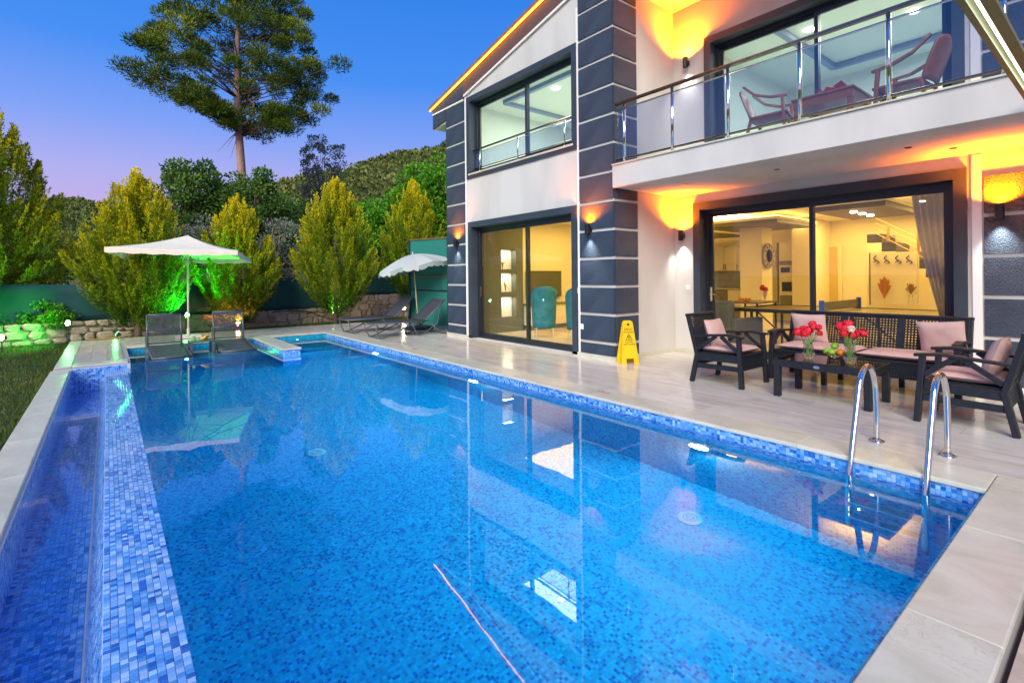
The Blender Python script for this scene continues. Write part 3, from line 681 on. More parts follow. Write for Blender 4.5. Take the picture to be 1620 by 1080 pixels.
# lounge: dark shelf wall with three lit niches
DW = M('dark_shelf_wall', (.10, .11, .085), .6)
n_ = [(7.46, 7.93, .37, .86), (7.46, 7.93, .98, 1.45), (7.46, 7.93, 1.54, 2.03)]
mb = MB()
for a, b, c, d in cells_minus(XA + .3, 8.15, .01, 2.6, n_): mb.box(a, b, 9.72, 9.93, c, d)
mb.box(XA + .3, 8.15, 9.93, 9.935, .01, 2.6); VB(mb, 'shelf_wall', DW)
nb = MB()
for q in n_: nb.box(q[0], q[1], 9.915, 9.929, q[2], q[3])
VB(nb, 'niche_back', M('niche_white', (.80, .76, .66), .8))
for q in n_: area((q[0] + q[1]) / 2, 9.80, q[3] - .01, .3, .1, 3.0, (1, .85, .6))
# stairs at the back right with dark risers
stw = MB(); stm = MB()
for k in range(7):
    p = at(1378 + k * 23, 372 + k * 13.0, x=14.6); q = at(1401 + k * 23, 372 + k * 13.0, x=14.6)
    stm.box(14.3, 15.35, q.y, p.y, p.z - .20, p.z)
    stw.box(14.3, 15.35, q.y, p.y, .01, p.z - .21)
VB(stw, 'stair_wall', CREAM); VB(stm, 'stair_steps', M('dark_step', (.05, .05, .03), .4))
sr = MB()
for (a, b) in (((1405, 358), (1405, 382)), ((1453, 355), (1453, 405))):
    sr.tube([at(*a, x=14.25), at(*b, x=14.25)], .03, 8)
for k in range(4): sr.tube([at(1385, 345 + k * 8, x=14.25), at(1470, 385 + k * 9, x=14.25)], .008, 5)
VB(sr, 'stair_railing', M('brass_rail', (.7, .45, .12), .3, metal=.8))
# column, partitions, kitchen
co = MB(); co.box(12.3, 12.85, 5.72, 6.25, .01, 2.78); VB(co, 'column', CREAM)
co = MB(); a = at(1253, 440, x=14.2); b = at(1287, 440, x=14.2); co.box(14.2, 15.39, b.y, a.y, .01, 2.78); VB(co, 'partition_wall', CREAM)
d0 = at(1288, 390, x=15.3); d1 = at(1325, 390, x=15.3)
VB(MB().box(15.30, 15.39, d1.y - .09, d0.y + .09, .01, 2.15), 'door_casing', CREAM)
D = VB(MB().box(15.26, 15.298, d1.y, d0.y, .02, 2.08), 'interior_door', M('yellow_door', (.62, .45, .14), .5)); MB().box(15.245, 15.259, d1.y + .2, d0.y - .2, .3, 1.8).build('door_panel', M('yellow_door_panel', (.70, .52, .2), .5), D)

# ================================================================== THINGS ON THE VILLA
UPC, DNC = (1, .165, .001), (1, .97, .88)
def sconce(x, y, z, nrm, label, up=26, dn=9):
    n = Vector(nrm); r = empty('wall_sconce', Vector((x, y, z)), label=label, cat='wall lamp', group='up-and-down wall lamps')
    c = n * .095
    MB().lathe([(.036, -.085), (.043, -.085), (.043, .085), (.036, .085), (.036, .05), (0, .05)], tuple(c), 20).build('shade', M('lamp_black', (.02, .02, .022), .3, metal=.5) if 'lamp_black' not in bpy.data.materials else bpy.data.materials['lamp_black'], r, smooth=False)
    b = MB(); b.bar(n * .001, n * .056, .05, .08); b.build('wall_bracket', bpy.data.materials['lamp_black'], r)
    MB().lathe([(.034, 0), (0, .001)], tuple(c + Vector((0, 0, .062))), 16).build('amber_lens', bpy.data.materials.get('amber_lens') or emis('amber_lens', (1, .42, .05), 25), r)
    MB().lathe([(.034, 0), (0, -.001)], tuple(c - Vector((0, 0, .062))), 16).build('white_lens', bpy.data.materials.get('white_lens') or emis('white_lens', (1, .97, .85), 25), r)
    for s, en, col, sz in ((1, up, UPC, 150), (-1, dn, DNC, 84)):
        l_ = bpy.data.lights.new('sconce_beam', 'SPOT'); l_.energy = en; l_.color = col; l_.spot_size = R_(sz); l_.spot_blend = 1.0; l_.shadow_soft_size = .03
        q = bpy.data.objects.new('sconce_beam', l_); COL.objects.link(q); q.parent = r; q.location = c + Vector((0, 0, s * .092))
        q.rotation_euler = (Vector((0, 0, s)) - n * .10).to_track_quat('-Z', 'Y').to_euler()
    return r
sconce(XA, 9.72, 2.12, (-1, 0, 0), 'small black up-down lamp on the far left navy pillar', 130, 30)
sconce(XA, 5.69, 2.12, (-1, 0, 0), 'black up-down lamp on the navy corner pillar above the yellow sign', 190, 40)
sconce(XB, 5.02, 2.04, (-1, 0, 0), 'black up-down lamp on the white wall beside the terrace door, under the balcony', 420, 34)
sconce(XB, 4.90, 5.02, (-1, 0, 0), 'black up-down lamp on the upper wall over the balcony', 620, 40)
sconce(XB, .99, 2.03, (-1, 0, 0), 'black up-down lamp on the right navy pillar above the armchair', 520, 50)

# lit beam crossing the top right corner
bm_ = empty('lit_beam', (4.0, .52, 2.70), label='olive metal beam with a bright white light tube in the upper right corner', cat='beam')
OLM = M('olive_metal', (.14, .15, .04), .35, metal=.3)
MB().bar((-2.2, .03, .07), (2.08, .03, .07), .03, .16).build('beam_body', OLM, bm_)
MB().bar((-2.2, -.055, .0), (2.08, -.055, .0), .05, .03).build('mounting_channel', OLM, bm_)
MB().tube([(-2.2, -.02, .02), (2.08, -.02, .02)], .018, 8).build('light_tube', emis('cool_tube', (1, 1, .86), 4), bm_)
MB().tube([(2.04, .03, -2.70), (2.04, .03, .0)], .03, 8).build('post', OLM, bm_)

# wet-floor sign
YELP = M('yellow_plastic', (.80, .55, .015), .35, col2=(.72, .48, .01), scale=4)
SGN = empty('wet_floor_sign', (6.27, 4.98, 0), R_(-27), label='yellow folding wet-floor sign standing at the foot of the navy corner pillar', cat='sign')
def sign_panel(sgn):
    mb = MB(); y0 = -.085 if sgn < 0 else .085; H = .66
    def pt(u, z, dd=0): return Vector((u, (y0 - sgn * 0) * (1 - z / H) + sgn * .008 + dd * sgn, z))
    w0, w1 = .145, .078
    prof = [(-w0, 0), (-.06, 0), (-.06, .085), (.06, .085), (.06, 0), (w0, 0), (w1, H - .03), (w1 - .03, H), (-w1 + .03, H), (-w1, H - .03)]
    n = len(mb.v); k = len(prof)
    mb.v += [tuple(pt(u, z)) for u, z in prof] + [tuple(pt(u, z, .012)) for u, z in prof]
    mb.f.append(tuple(range(n, n + k))); mb.f.append(tuple(range(n + k, n + 2 * k))[::-1])
    for i in range(k): mb.f.append((n + i, n + (i + 1) % k, n + k + (i + 1) % k, n + k + i))
    return mb
for sg in (-1, 1):
    o = sign_panel(sg).build('panel', YELP, SGN)
BLK = M('print_black', (.01, .01, .01), .5)
tilt = math.atan2(.085, .66)
def sign_text(body, z, size, mat=BLK, parent=SGN, yoff=None):
    c = bpy.data.curves.new('lettering', 'FONT'); c.body = body; c.size = size; c.align_x = 'CENTER'; c.align_y = 'CENTER'; c.extrude = .0006; c.offset = .0004
    o = bpy.data.objects.new('lettering', c); COL.objects.link(o); c.materials.append(mat); o.parent = parent
    y = -.085 * (1 - z / .66) - .008 - .0135; o.location = (0, y, z); o.rotation_euler = (math.pi / 2 - tilt, 0, 0); return to_mesh(o)
def to_mesh(o):
    bpy.context.view_layer.update(); me = bpy.data.meshes.new_from_object(o.evaluated_get(bpy.context.evaluated_depsgraph_get())); q = bpy.data.objects.new(o.name, me)
    q.parent = o.parent; q.location = o.location; q.rotation_euler = o.rotation_euler
    for k_ in o.keys():
        if k_ in ('label', 'category', 'group', 'kind'): q[k_] = o[k_]
    nm_ = o.name; bpy.data.objects.remove(o); q.name = nm_; COL.objects.link(q); return q
sign_text('DİKKAT', .525, .038); sign_text('KAYGAN ZEMİN', .485, .0225); sign_text('CAUTION', .335, .03); sign_text('WET FLOOR', .298, .034)
def sp(u, z, d=.0145): return (u, -.085 * (1 - z / .66) - .008 - d, z)
t_ = MB()
for a, b in (((-.055, .365), (.055, .365)), ((.055, .365), (0, .458)), ((0, .458), (-.055, .365))): t_.bar(sp(*a), sp(*b), .007, .002, up=(0, 1, 0))
for a, b in (((-.008, .425), (.006, .40)), ((.006, .40), (-.022, .378)), ((.006, .40), (.026, .385)), ((-.008, .418), (.02, .42)), ((-.008, .418), (-.028, .405))): t_.bar(sp(*a), sp(*b), .007, .002, up=(0, 1, 0))
t_.build('slip_symbol', BLK, SGN)
t_ = MB(); t_.lathe([(.02, 0), (.02, .003), (0, .003)], n=16); o = t_.build('grip_hole', BLK, SGN); o.rotation_euler = (math.pi / 2 - tilt, 0, 0); o.location = sp(0, .60, .011)
# red lettering on the coping
RED = M('faded_red_paint', (.35, .05, .05), .7)
dm = bpy.data.curves.new('depth_mark', 'FONT'); dm.body = '1.50 m'; dm.size = .07; dm.extrude = .0004; dm.materials.append(RED)
o = bpy.data.objects.new('depth_mark', dm); COL.objects.link(o); o.location = at(943, 618, z=.005); o.rotation_euler = (0, 0, -math.pi / 2); tag(o, 'red painted depth marking on the coping below the yellow sign', 'marking', 'pool depth markings'); to_mesh(o)
dm2 = bpy.data.curves.new('depth_mark', 'FONT'); dm2.body = '1.40 m'; dm2.size = .07; dm2.extrude = .0004; dm2.materials.append(RED)
o = bpy.data.objects.new('depth_mark', dm2); COL.objects.link(o); o.location = at(650, 551, z=.005); o.rotation_euler = (0, 0, -math.pi / 2); tag(o, 'faint red marking on the coping in front of the far left pillar', 'marking', 'pool depth markings'); to_mesh(o)

# ------------------------------------------------------------------ resin rattan seating
def weave(mb, O, U, Vv, nu, nv, w, t, bow=0.0, nrm=None):
    """lattice of crossing strips over the parallelogram O,U,V"""
    O = Vector(O); U = Vector(U); Vv = Vector(Vv); n = Vector(nrm) if nrm else U.cross(Vv).normalized()
    for i in range(nu + 1):
        f = i / nu; mb.bar(O + U * f + n * (t * .35), O + U * f + Vv + n * (t * .35), w, t, up=n)
    for j in range(nv + 1):
        f = j / nv; mb.bar(O + Vv * f - n * (t * .35), O + Vv * f + U - n * (t * .35), w, t, up=n)
    return mb
def cushion(name, sx_, sy_, sz, mat, parent=None, loc=(0, 0, 0), rot=(0, 0, 0), puff=.5, seed=1, **k):
    rnd = random.Random(seed); mb = MB(); N = 14
    ph = [rnd.uniform(0, 6) for _ in range(6)]
    def fn(u, v, s):
        a, b = u * 2 - 1, v * 2 - 1
        e_ = (1 - abs(a) ** 3.2) * (1 - abs(b) ** 3.2); pin = 1 - .05 * (1 - abs(b) ** 2) * abs(a) ** 4
        z = s * sz / 2 * (e_ ** puff) + .004 * math.sin(7 * a + ph[0]) * math.cos(6 * b + ph[1]) * e_
        return (a * sx_ / 2 * (1 - .06 * (1 - b * b) * abs(a)), b * sy_ / 2 * (1 - .06 * (1 - a * a) * abs(b)), z)
    mb.grid(lambda u, v: fn(u, v, 1), N, N); mb.grid(lambda u, v: fn(u, v, -1), N, N)
    o = mb.build(name, mat, parent, smooth=True); o.location = loc; o.rotation_euler = rot; return tag(o, **k)
def seat(W, label, n_back=1, loc=(0, 0, 0), rz=0, D=.62, ncush=1, group=None, name='armchair', cat='armchair', midlegs=()):
    """faces +Y, width along X"""
    r = empty(name, loc, rz, label=label, cat=cat, group=group); hw = W / 2; m = BLACKPL
    fy, by = D / 2, -D / 2
    for s in (-1, 1):
        x = s * (hw - .03)
        MB().bar((x + s * .012, fy + .01, 0), (x, fy - .03, .60), .062, .05, up=(0, 1, 0), w2=.055, t2=.048).build('front_leg', m, r, bevel=.006)
        lg = MB(); lg.bar((x + s * .01, by - .02, 0), (x, by + .055, .36), .055, .05, up=(0, 1, 0)); lg.bar((x, by + .055, .34), (x, by - .075, .84), .05, .045, up=(0, 1, 0)); lg.build('back_leg', m, r, bevel=.005)
        ar = MB(); ar.bar((x, fy + .03, .605), (x, fy - .16, .625), .075, .03); ar.bar((x, fy - .15, .625), (x, by + .0, .585), .078, .03, w2=.05); ar.build('armrest', m, r, bevel=.008)
        MB().bar((x, fy - .04, .43), (x, .06, .60), .03, .045).build('brace', m, r, bevel=.003); MB().bar((x, .0, .60), (x, by + .06, .42), .03, .045).build('brace', m, r, bevel=.003)
        MB().bar((x, fy - .04, .335), (x, by + .06, .325), .03, .085).build('side_rail', m, r, bevel=.004); MB().bar((x, fy - .03, .225), (x, by + .03, .215), .028, .06).build('side_rail', m, r, bevel=.004)
    for x in midlegs:
        MB().bar((x, fy - .04, 0), (x, fy - .04, .24), .05, .05, up=(0, 1, 0)).build('front_leg', m, r); MB().bar((x, by + .03, 0), (x, by + .05, .3), .05, .05, up=(0, 1, 0)).build('back_leg', m, r)
    # front apron: woven skirt in a frame
    ap = MB(); ap.bar((-hw + .05, fy - .03, .375), (hw - .05, fy - .03, .375), .035, .03); ap.bar((-hw + .05, fy - .03, .21), (hw - .05, fy - .03, .21), .03, .025); ap.build('apron_frame', m, r)
    nn = int((W - .12) / .022); weave(MB(), (-hw + .06, fy - .03, .215), (W - .12, 0, 0), (0, 0, .155), nn, 7, .0165, .004, nrm=(0, 1, 0)).build('woven_apron', m, r)
    weave(MB(), (-hw + .06, by + .03, .215), (W - .12, 0, 0), (0, .02, .155), nn, 7, .0165, .004, nrm=(0, 1, 0)).build('woven_apron', m, r)
    MB().box(-hw + .05, hw - .05, by + .05, fy - .05, .365, .385).build('seat_base', m, r)
    # back
    top = (by - .075, .835); bot = (by + .045, .38)
    MB().bar((-hw + .0, top[0], top[1] + .005), (hw, top[0], top[1] + .005), .05, .035).build('top_rail', m, r, bevel=.008)
    MB().bar((-hw + .05, bot[0], bot[1] + .01), (hw - .05, bot[0], bot[1] + .01), .03, .03).build('lower_rail', m, r)
    pw = (W - .10) / n_back
    for i in range(n_back):
        xa = -hw + .05 + pw * i + (.035 if i else 0); xb = -hw + .05 + pw * (i + 1) - (.035 if i < n_back - 1 else 0)
        nv = 15; nu = int((xb - xa) / .031)
        weave(MB(), (xa, bot[0], bot[1]), (xb - xa, 0, 0), (0, top[0] - bot[0], top[1] - bot[1]), nu, nv, .0165, .004, nrm=(0, 1, .26)).build('woven_back', m, r)
        if i: MB().bar((xa - .035, bot[0], bot[1]), (xa - .035, top[0], top[1]), .075, .02, up=(0, 1, 0)).build('back_post', m, r)
    cw = (W - .11) / ncush
    for i in range(ncush):
        cushion('seat_cushion', cw - .01, D - .07, .085, PINK, r, (-hw + .055 + cw * (i + .5), .0, .43), puff=.28, seed=i + 3)
    return r
SEATG = 'black resin rattan seats on the terrace'
seat(.66, 'black rattan-look armchair with one pink pillow at the left of the coffee table', loc=(6.13, 3.27, 0), rz=math.pi, group=SEATG)
seat(.66, 'black rattan-look armchair seen from its side at the right edge, beside the ladder', loc=(6.08, .97, 0), rz=0, group=SEATG)
seat(1.90, 'long black rattan-look sofa with woven back in front of the terrace door', 3, loc=(7.05, 2.10, 0), rz=math.pi / 2, ncush=2, group=SEATG, name='sofa', cat='sofa', midlegs=(-.32, .32))
cushion('throw_pillow', .40, .38, .13, PINK, None, (6.13, 3.44, .60), (R_(-72), 0, math.pi), label='pink pillow leaning in the left armchair', cat='pillow', group='pink throw pillows', seed=11)
cushion('throw_pillow', .40, .38, .13, PINK, None, (6.08, .80, .60), (R_(-72), 0, 0), label='pink pillow in the right armchair', cat='pillow', group='pink throw pillows', seed=12)
cushion('throw_pillow', .42, .40, .13, PINK, None, (7.19, 2.73, .64), (R_(74), 0, R_(90)), label='pink pillow at the left end of the sofa, behind the first red bouquet', cat='pillow', group='pink throw pillows', seed=13)
cushion('throw_pillow', .42, .40, .13, PINK, None, (7.19, 1.38, .63), (R_(72), R_(4), R_(92)), label='pink pillow at the right end of the sofa', cat='pillow', group='pink throw pillows', seed=14)
# coffee table
CT = empty('coffee_table', (6.10, 2.115, 0), label='low black woven-top coffee table carrying two red bouquets and fruit', cat='table')
for (x, y) in ((-.275, -.43), (-.275, .43), (.275, -.43), (.275, .43)): MB().bar((x, y, 0), (x, y, .40), .065, .065, up=(0, 1, 0)).build('leg', BLACKPL, CT, bevel=.005)
mb = MB(); mb.box(-.31, .31, -.465, -.435, .335, .41); mb.box(-.31, .31, .435, .465, .335, .41); mb.box(-.31, -.28, -.435, .435, .335, .41); mb.box(.28, .31, -.435, .435, .335, .41); mb.build('apron', BLACKPL, CT, bevel=.004)
weave(MB(), (-.28, -.43, .405), (.56, 0, 0), (0, .86, 0), 24, 36, .018, .004, nrm=(0, 0, 1)).build('woven_top', BLACKPL, CT)
MB().box(-.28, .28, -.43, .43, .40, .4005).build('table_board', BLACKPL, CT)
TG = NT('table_glass'); pb = TG.n('ShaderNodeBsdfGlossy', Roughness=.03); pt_ = TG.n('ShaderNodeBsdfTransparent'); fr = TG.n('ShaderNodeLayerWeight', Blend=.35); mx = TG.n('ShaderNodeMixShader'); TG.l(fr.outputs[0], mx.inputs[0]); TG.l(pt_.outputs[0], mx.inputs[1]); TG.l(pb.outputs[0], mx.inputs[2]); TG.l(mx.outputs[0], TG.out.inputs[0])
MB().face([(-.3, -.455, .4135), (.3, -.455, .4135), (.3, .455, .4135), (-.3, .455, .4135)]).build('glass_top', TG.m, CT)
o = MB().lathe([(.03, 0), (.03, .004), (.022, .005), (.021, .003), (0, .003)], n=20, sx=1, sy=.55).build('badge', STEEL, CT); o.rotation_euler = (math.pi / 2, 0, -math.pi / 2); o.location = (-.311, .02, .372)
# crystal vases with red bouquets
CRY = NT('crystal'); gg = CRY.n('ShaderNodeBsdfGlass', IOR=1.45, Roughness=.02); tt_ = CRY.n('ShaderNodeBsdfTransparent'); mxx = CRY.n('ShaderNodeMixShader', Fac=.55); CRY.l(gg.outputs[0], mxx.inputs[1]); CRY.l(tt_.outputs[0], mxx.inputs[2]); CRY.l(mxx.outputs[0], CRY.out.inputs[0])
CRYM = CRY.m
PETR = M('red_petals', (.62, .004, .012), .6, col2=(.75, .02, .05), scale=20); PETP = M('magenta_petals', (.55, .01, .09), .6); STEM = M('green_stems', (.10, .26, .03), .5)
WHITEP = M('pale_bloom', (.8, .55, .4), .6)
def bloom(mb, c, r, seed, n=34):
    rnd = random.Random(seed); c = Vector(c)
    for i in range(n):
        th = math.acos(1 - 1.6 * (i + .5) / n); ph_ = i * 2.39996
        d = Vector((math.sin(th) * math.cos(ph_), math.sin(th) * math.sin(ph_), math.cos(th)))
        u = d.orthogonal().normalized(); v = d.cross(u); a = rnd.uniform(0, 6.28); uu = u * math.cos(a) + v * math.sin(a); vv = d.cross(uu)
        p = c + d * r * rnd.uniform(.55, 1.0); s = r * rnd.uniform(.42, .62)
        mb.face([p - uu * s * .7 - vv * s * .6 + d * s * .2, p + uu * s * .3 - vv * s * .8, p + uu * s + d * s * .35, p + uu * s * .2 + vv * s * .8, p - uu * s * .8 + vv * s * .5 + d * s * .1])
def vase_set(p, lab1, lab2, seed, tall=.215, white=False, offs=()):
    r = empty('crystal_vase', p, label=lab1, cat='vase', group='crystal vases'); mb = MB(); n = 24; prof = [(.036, 0), (.044, .01), (.056, .045), (.060, .075), (.050, .12), (.044, .16), (.056, tall - .01), (.058, tall)]
    for i, (q, z) in enumerate(prof):
        for k in range(n):
            a = 2 * math.pi * k / n; rr = q * (1 + (.05 if k % 2 else -.05)); mb.v.append((rr * math.cos(a), rr * math.sin(a), z))
    for i in range(len(prof) - 1):
        for k in range(n): mb.f.append((i * n + k, i * n + (k + 1) % n, (i + 1) * n + (k + 1) % n, (i + 1) * n + k))
    mb.f.append(tuple(range(n)))
    mb.build('glass_body', CRYM, r)
    b = empty('flower_bouquet', Vector(p) + Vector((0, 0, .02)), label=lab2, cat='flowers', group='red bouquets')
    rnd = random.Random(seed); s = MB(); bl1 = MB(); bl2 = MB(); 
    for i, (dx, dy, dz, rr) in enumerate(offs):
        s.tube([(rnd.uniform(-.02, .02), rnd.uniform(-.02, .02), .0), (rnd.uniform(-.025, .025), rnd.uniform(-.025, .025), .10), (dx * .35, dy * .35, .18), (dx, dy, dz)], .0035, 5)
        bloom(bl2 if (white and i in (2,)) else bl1, (dx, dy, dz), rr, seed + i)
    for i in range(14):
        a = rnd.uniform(0, 6.28); q = Vector((math.cos(a) * .06, math.sin(a) * .06, rnd.uniform(.16, .25))); u = Vector((math.cos(a), math.sin(a), rnd.uniform(-.2, .6))) * .06; v = Vector((-math.sin(a), math.cos(a), .1)) * .014
        s.face([q, q + u * .5 + v, q + u, q + u * .5 - v])
    s.build('stems', STEM, b); bl1.build('blooms', PETR, b)
    if white: bl2.build('pale_blooms', WHITEP, b)
vase_set((6.02, 2.30, .4145), 'round cut-crystal vase with green stems on the left half of the coffee table', 'bouquet of red and pink blooms in the left vase on the coffee table', 5,
         offs=((-.02, .10, .27, .045), (.0, .0, .29, .045), (.02, .05, .31, .04), (.0, -.07, .33, .045), (-.04, .02, .26, .045), (.03, -.10, .27, .035), (.03, -.03, .36, .04), (-.03, -.12, .34, .03)))
vase_set((6.02, 1.90, .4145), 'tall cut-crystal vase on the right half of the coffee table', 'bouquet of red blooms with one pale flower in the right vase on the coffee table', 25, tall=.25, white=True,
         offs=((0, .09, .36, .045), (-.02, .03, .33, .05), (-.05, -.03, .345, .035), (.02, .02, .39, .045), (.02, -.09, .30, .045), (-.02, -.13, .31, .035), (0, .06, .28, .04), (.02, -.02, .28, .04), (-.05, .04, .30, .035)))
# fruit bowl
FB = empty('fruit_bowl', (6.12, 2.08, .4145), label='small clear glass footed bowl between the two vases', cat='bowl')
MB().lathe([(.045, 0), (.04, .006), (.008, .012), (.008, .03), (.05, .045), (.10, .075), (.112, .09), (.106, .09), (.05, .05), (0, .04)], n=24).build('glass_bowl', CRYM, FB, smooth=True)
LIME = M('green_apple', (.18, .42, .02), .35, col2=(.30, .52, .04), scale=6); ORG = M('orange_peel', (.85, .26, .01), .45, bump=.3, bscale=300, bdist=.001)
def fruit(r, mat, p, lab, cat, sq=.92):
    mb = MB(); prof = [(r * math.sin(math.pi * i / 12) * (1 if i else 0), -r * sq * math.cos(math.pi * i / 12) - (.12 * r if i in (0, 12) and False else 0)) for i in range(13)]
    prof[0] = (0, -r * sq * .9); prof[-1] = (0, r * sq * .86)
    f_ = empty(cat.replace(' ', '_'), p, label=lab, cat=cat, group='fruit in the glass bowl'); mb.lathe(prof, n=20).build('skin', mat, f_, smooth=True)
    MB().tube([(0, 0, r * .8), (.003, 0, r * 1.12)], .002, 5).build('stalk', BARK, f_); return f_
fruit(.038, LIME, (6.10, 2.14, .516), 'green apple at the left of the fruit bowl', 'apple'); fruit(.038, LIME, (6.06, 2.085, .512), 'green apple at the front of the fruit bowl', 'apple')
fruit(.04, LIME, (6.12, 2.075, .573), 'green apple on top of the fruit bowl', 'apple'); fruit(.038, ORG, (6.09, 2.01, .513), 'orange at the right of the fruit bowl', 'orange', 1)

# ------------------------------------------------------------------ pool ladder
LD = empty('pool_ladder', (4.5, 1.12, 0), label='polished steel pool ladder with two arched rails at the near corner of the pool', cat='ladder')
def arch(y):
    pts = [(4.82, 0), (4.82, .25), (4.805, .42), (4.78, .50), (4.73, .575), (4.66, .618), (4.58, .622), (4.50, .59), (4.44, .52), (4.395, .40), (4.30, .14), (4.235, -.05), (4.215, -.14), (4.185, -.35), (4.18, -.7), (4.18, -1.15)]
    out = []
    for i in range(len(pts) - 1):
        p0, p1, p2, p3 = pts[max(i - 1, 0)], pts[i], pts[i + 1], pts[min(i + 2, len(pts) - 1)]
        for k in range(3):
            t = k / 3; out.append(tuple(.5 * ((2 * p1[a]) + (-p0[a] + p2[a]) * t + (2 * p0[a] - 5 * p1[a] + 4 * p2[a] - p3[a]) * t * t + (-p0[a] + 3 * p1[a] - 3 * p2[a] + p3[a]) * t ** 3) for a in (0, 1)))
    out.append(pts[-1]); return [(x - 4.5, y - 1.12, z) for x, z in out]
for y in (1.34, .90):
    MB().tube(arch(y), .021, 16).build('rail', STEEL, LD, smooth=True)
    MB().lathe([(.055, .003), (.055, .008), (.035, .018), (.024, .024), (.024, .003)], (4.82 - 4.5, y - 1.12, 0), 24).build('flange', STEEL, LD, smooth=True)
for k, z in enumerate((-.30, -.58, -.86)):
    MB().obox((4.13 - 4.5, 0, z), (.08, .42, .03)).build('tread', STEEL, LD, bevel=.006)

# ------------------------------------------------------------------ sun loungers
def tubes(mbpts, r, name, mat, par): return MB().tube(mbpts, r, 8).build(name, mat, par, smooth=True)
def deck_lounger(loc, rz, label, ang=38):
    """foot end at x=0, head towards +x, width along y"""
    r = empty('sun_lounger', loc, rz, label=label, cat='sun lounger', group='charcoal loungers on the deck'); w_ = .31; H = .33; L1 = 1.28; bl_ = .72; a = R_(ang)
    tip = (L1 + bl_ * math.cos(a), H + .02 + bl_ * math.sin(a))
    for s in (-1, 1):
        tubes([(0, s * w_, H), (L1 + .12, s * w_, H)], .013, 'side_rail', FRAME, r); tubes([(L1, s * w_, H + .02), (tip[0], s * w_, tip[1])], .013, 'back_rail', FRAME, r)
        tubes([(.03, s * w_, H), (.10, s * w_, .12), (.16, s * w_, .014), (.26, s * w_, .014), (.80, s * w_, .22), (.98, s * w_, H)], .012, 'leg', FRAME, r)
        tubes([(.92, s * w_, H), (1.02, s * w_, .12), (1.10, s * w_, .014), (1.20, s * w_, .014), (1.60, s * w_, .26), (L1 + .42, s * w_, H + .02 + .42 * math.tan(a) * .98)], .012, 'leg', FRAME, r)
        tubes([(1.45, s * w_, .26), (1.72, s * w_, .014), (1.84, s * w_, .014)], .012, 'leg', FRAME, r)
    for x in (.16, 1.10, 1.78): tubes([(x, -w_, .014), (x, w_, .014)], .011, 'cross_bar', FRAME, r)
    tubes([(0, -w_, H), (0, w_, H)], .013, 'cross_bar', FRAME, r); tubes([(tip[0], -w_, tip[1]), (tip[0], w_, tip[1])], .013, 'cross_bar', FRAME, r)
    mb = MB(); mb.grid(lambda u, v: (.01 + u * (L1 - .02), (v - .5) * 2 * (w_ - .01), H + .014 - .022 * math.sin(math.pi * v) * (1 - abs(2 * u - 1) ** 6)), 20, 6); o = mb.build('seat_sling', SLING, r, smooth=True)
    o.modifiers.new('s', 'SOLIDIFY').thickness = .006
    mb = MB(); mb.grid(lambda u, v: (L1 + u * bl_ * math.cos(a), (v - .5) * 2 * (w_ - .01), H + .03 + u * bl_ * math.sin(a) - .02 * math.sin(math.pi * v)), 10, 6); o = mb.build('back_sling', SLING, r, smooth=True); o.modifiers.new('s', 'SOLIDIFY').thickness = .006
    return r
deck_lounger((4.52, 12.36, 0.003), 0, 'charcoal sling lounger standing farther from the camera, against the stone wall', 44)
deck_lounger((4.55, 10.86, 0.003), 0, 'charcoal sling lounger nearest the villa pillar, beside the scalloped parasol', 40)
def pool_lounger(loc, rz, label):
    """foot end towards -y; sits on the sunken shelf"""
    r = empty('pool_lounger', loc, rz, label=label, cat='sun lounger', group='loungers standing in the pool'); w_ = .31; z0 = .36
    for s in (-1, 1):
        tubes([(s * w_, -.62, z0 - .10), (s * w_, .55, z0 + .03), (s * w_, .62, z0 + .03)], .016, 'side_rail', FRAME, r)
        tubes([(s * (w_ - .02), .50, z0 + .04), (s * (w_ - .02), .66, z0 + .64)], .015, 'back_rail', FRAME, r)
        tubes([(s * w_, -.55, z0 - .09), (s * w_, -.50, .012), (s * w_, -.30, .012), (s * w_, .05, z0 - .03)], .014, 'leg', FRAME, r)
        tubes([(s * w_, .30, z0), (s * w_, .42, .012), (s * w_, .60, .012), (s * w_, .68, z0 + .30)], .014, 'leg', FRAME, r)
    tubes([(-w_, -.62, z0 - .10), (w_, -.62, z0 - .10)], .018, 'cross_bar', FRAME, r); tubes([(-w_ + .02, .66, z0 + .64), (w_ - .02, .66, z0 + .64)], .015, 'cross_bar', FRAME, r); tubes([(-w_ + .02, .575, z0 + .30), (w_ - .02, .575, z0 + .30)], .013, 'cross_bar', FRAME, r)
    mb = MB(); mb.grid(lambda u, v: ((u - .5) * 2 * (w_ - .01), -.61 + v * 1.16, z0 - .09 + v * .13 - .015 * math.sin(math.pi * u)), 6, 12); o = mb.build('seat_sling', SLING, r, smooth=True); o.modifiers.new('s', 'SOLIDIFY').thickness = .006
    for (a, b, m_) in ((0.02, .07, SLING), (.07, .46, SLINGT), (.46, .54, SLING), (.54, .90, SLINGT), (.90, 1.0, SLING)):
        mb = MB(); mb.grid(lambda u, v: ((u - .5) * 2 * (w_ - .03), .50 + (a + v * (b - a)) * .16 - .012 * math.sin(math.pi * u), z0 + .04 + (a + v * (b - a)) * .60), 6, 3); mb.build('back_sling', m_, r, smooth=True)
    return r
pool_lounger((.93, 12.02, -.36), R_(2), 'dark mesh lounger in the water nearest the overflow trough, left of the fruit table')
pool_lounger((2.10, 12.16, -.36), R_(0), 'dark mesh lounger in the water beside the stone divider, right of the fruit table')
ST = empty('side_table', (1.49, 12.05, -.36), label='low grey table standing in the shallow water between the two loungers', cat='table')
for x, y in ((-.19, -.19), (.19, -.19), (-.19, .19), (.19, .19)): MB().bar((x, y, 0), (x, y, .46), .04, .04, up=(0, 1, 0)).build('leg', FRAME, ST)
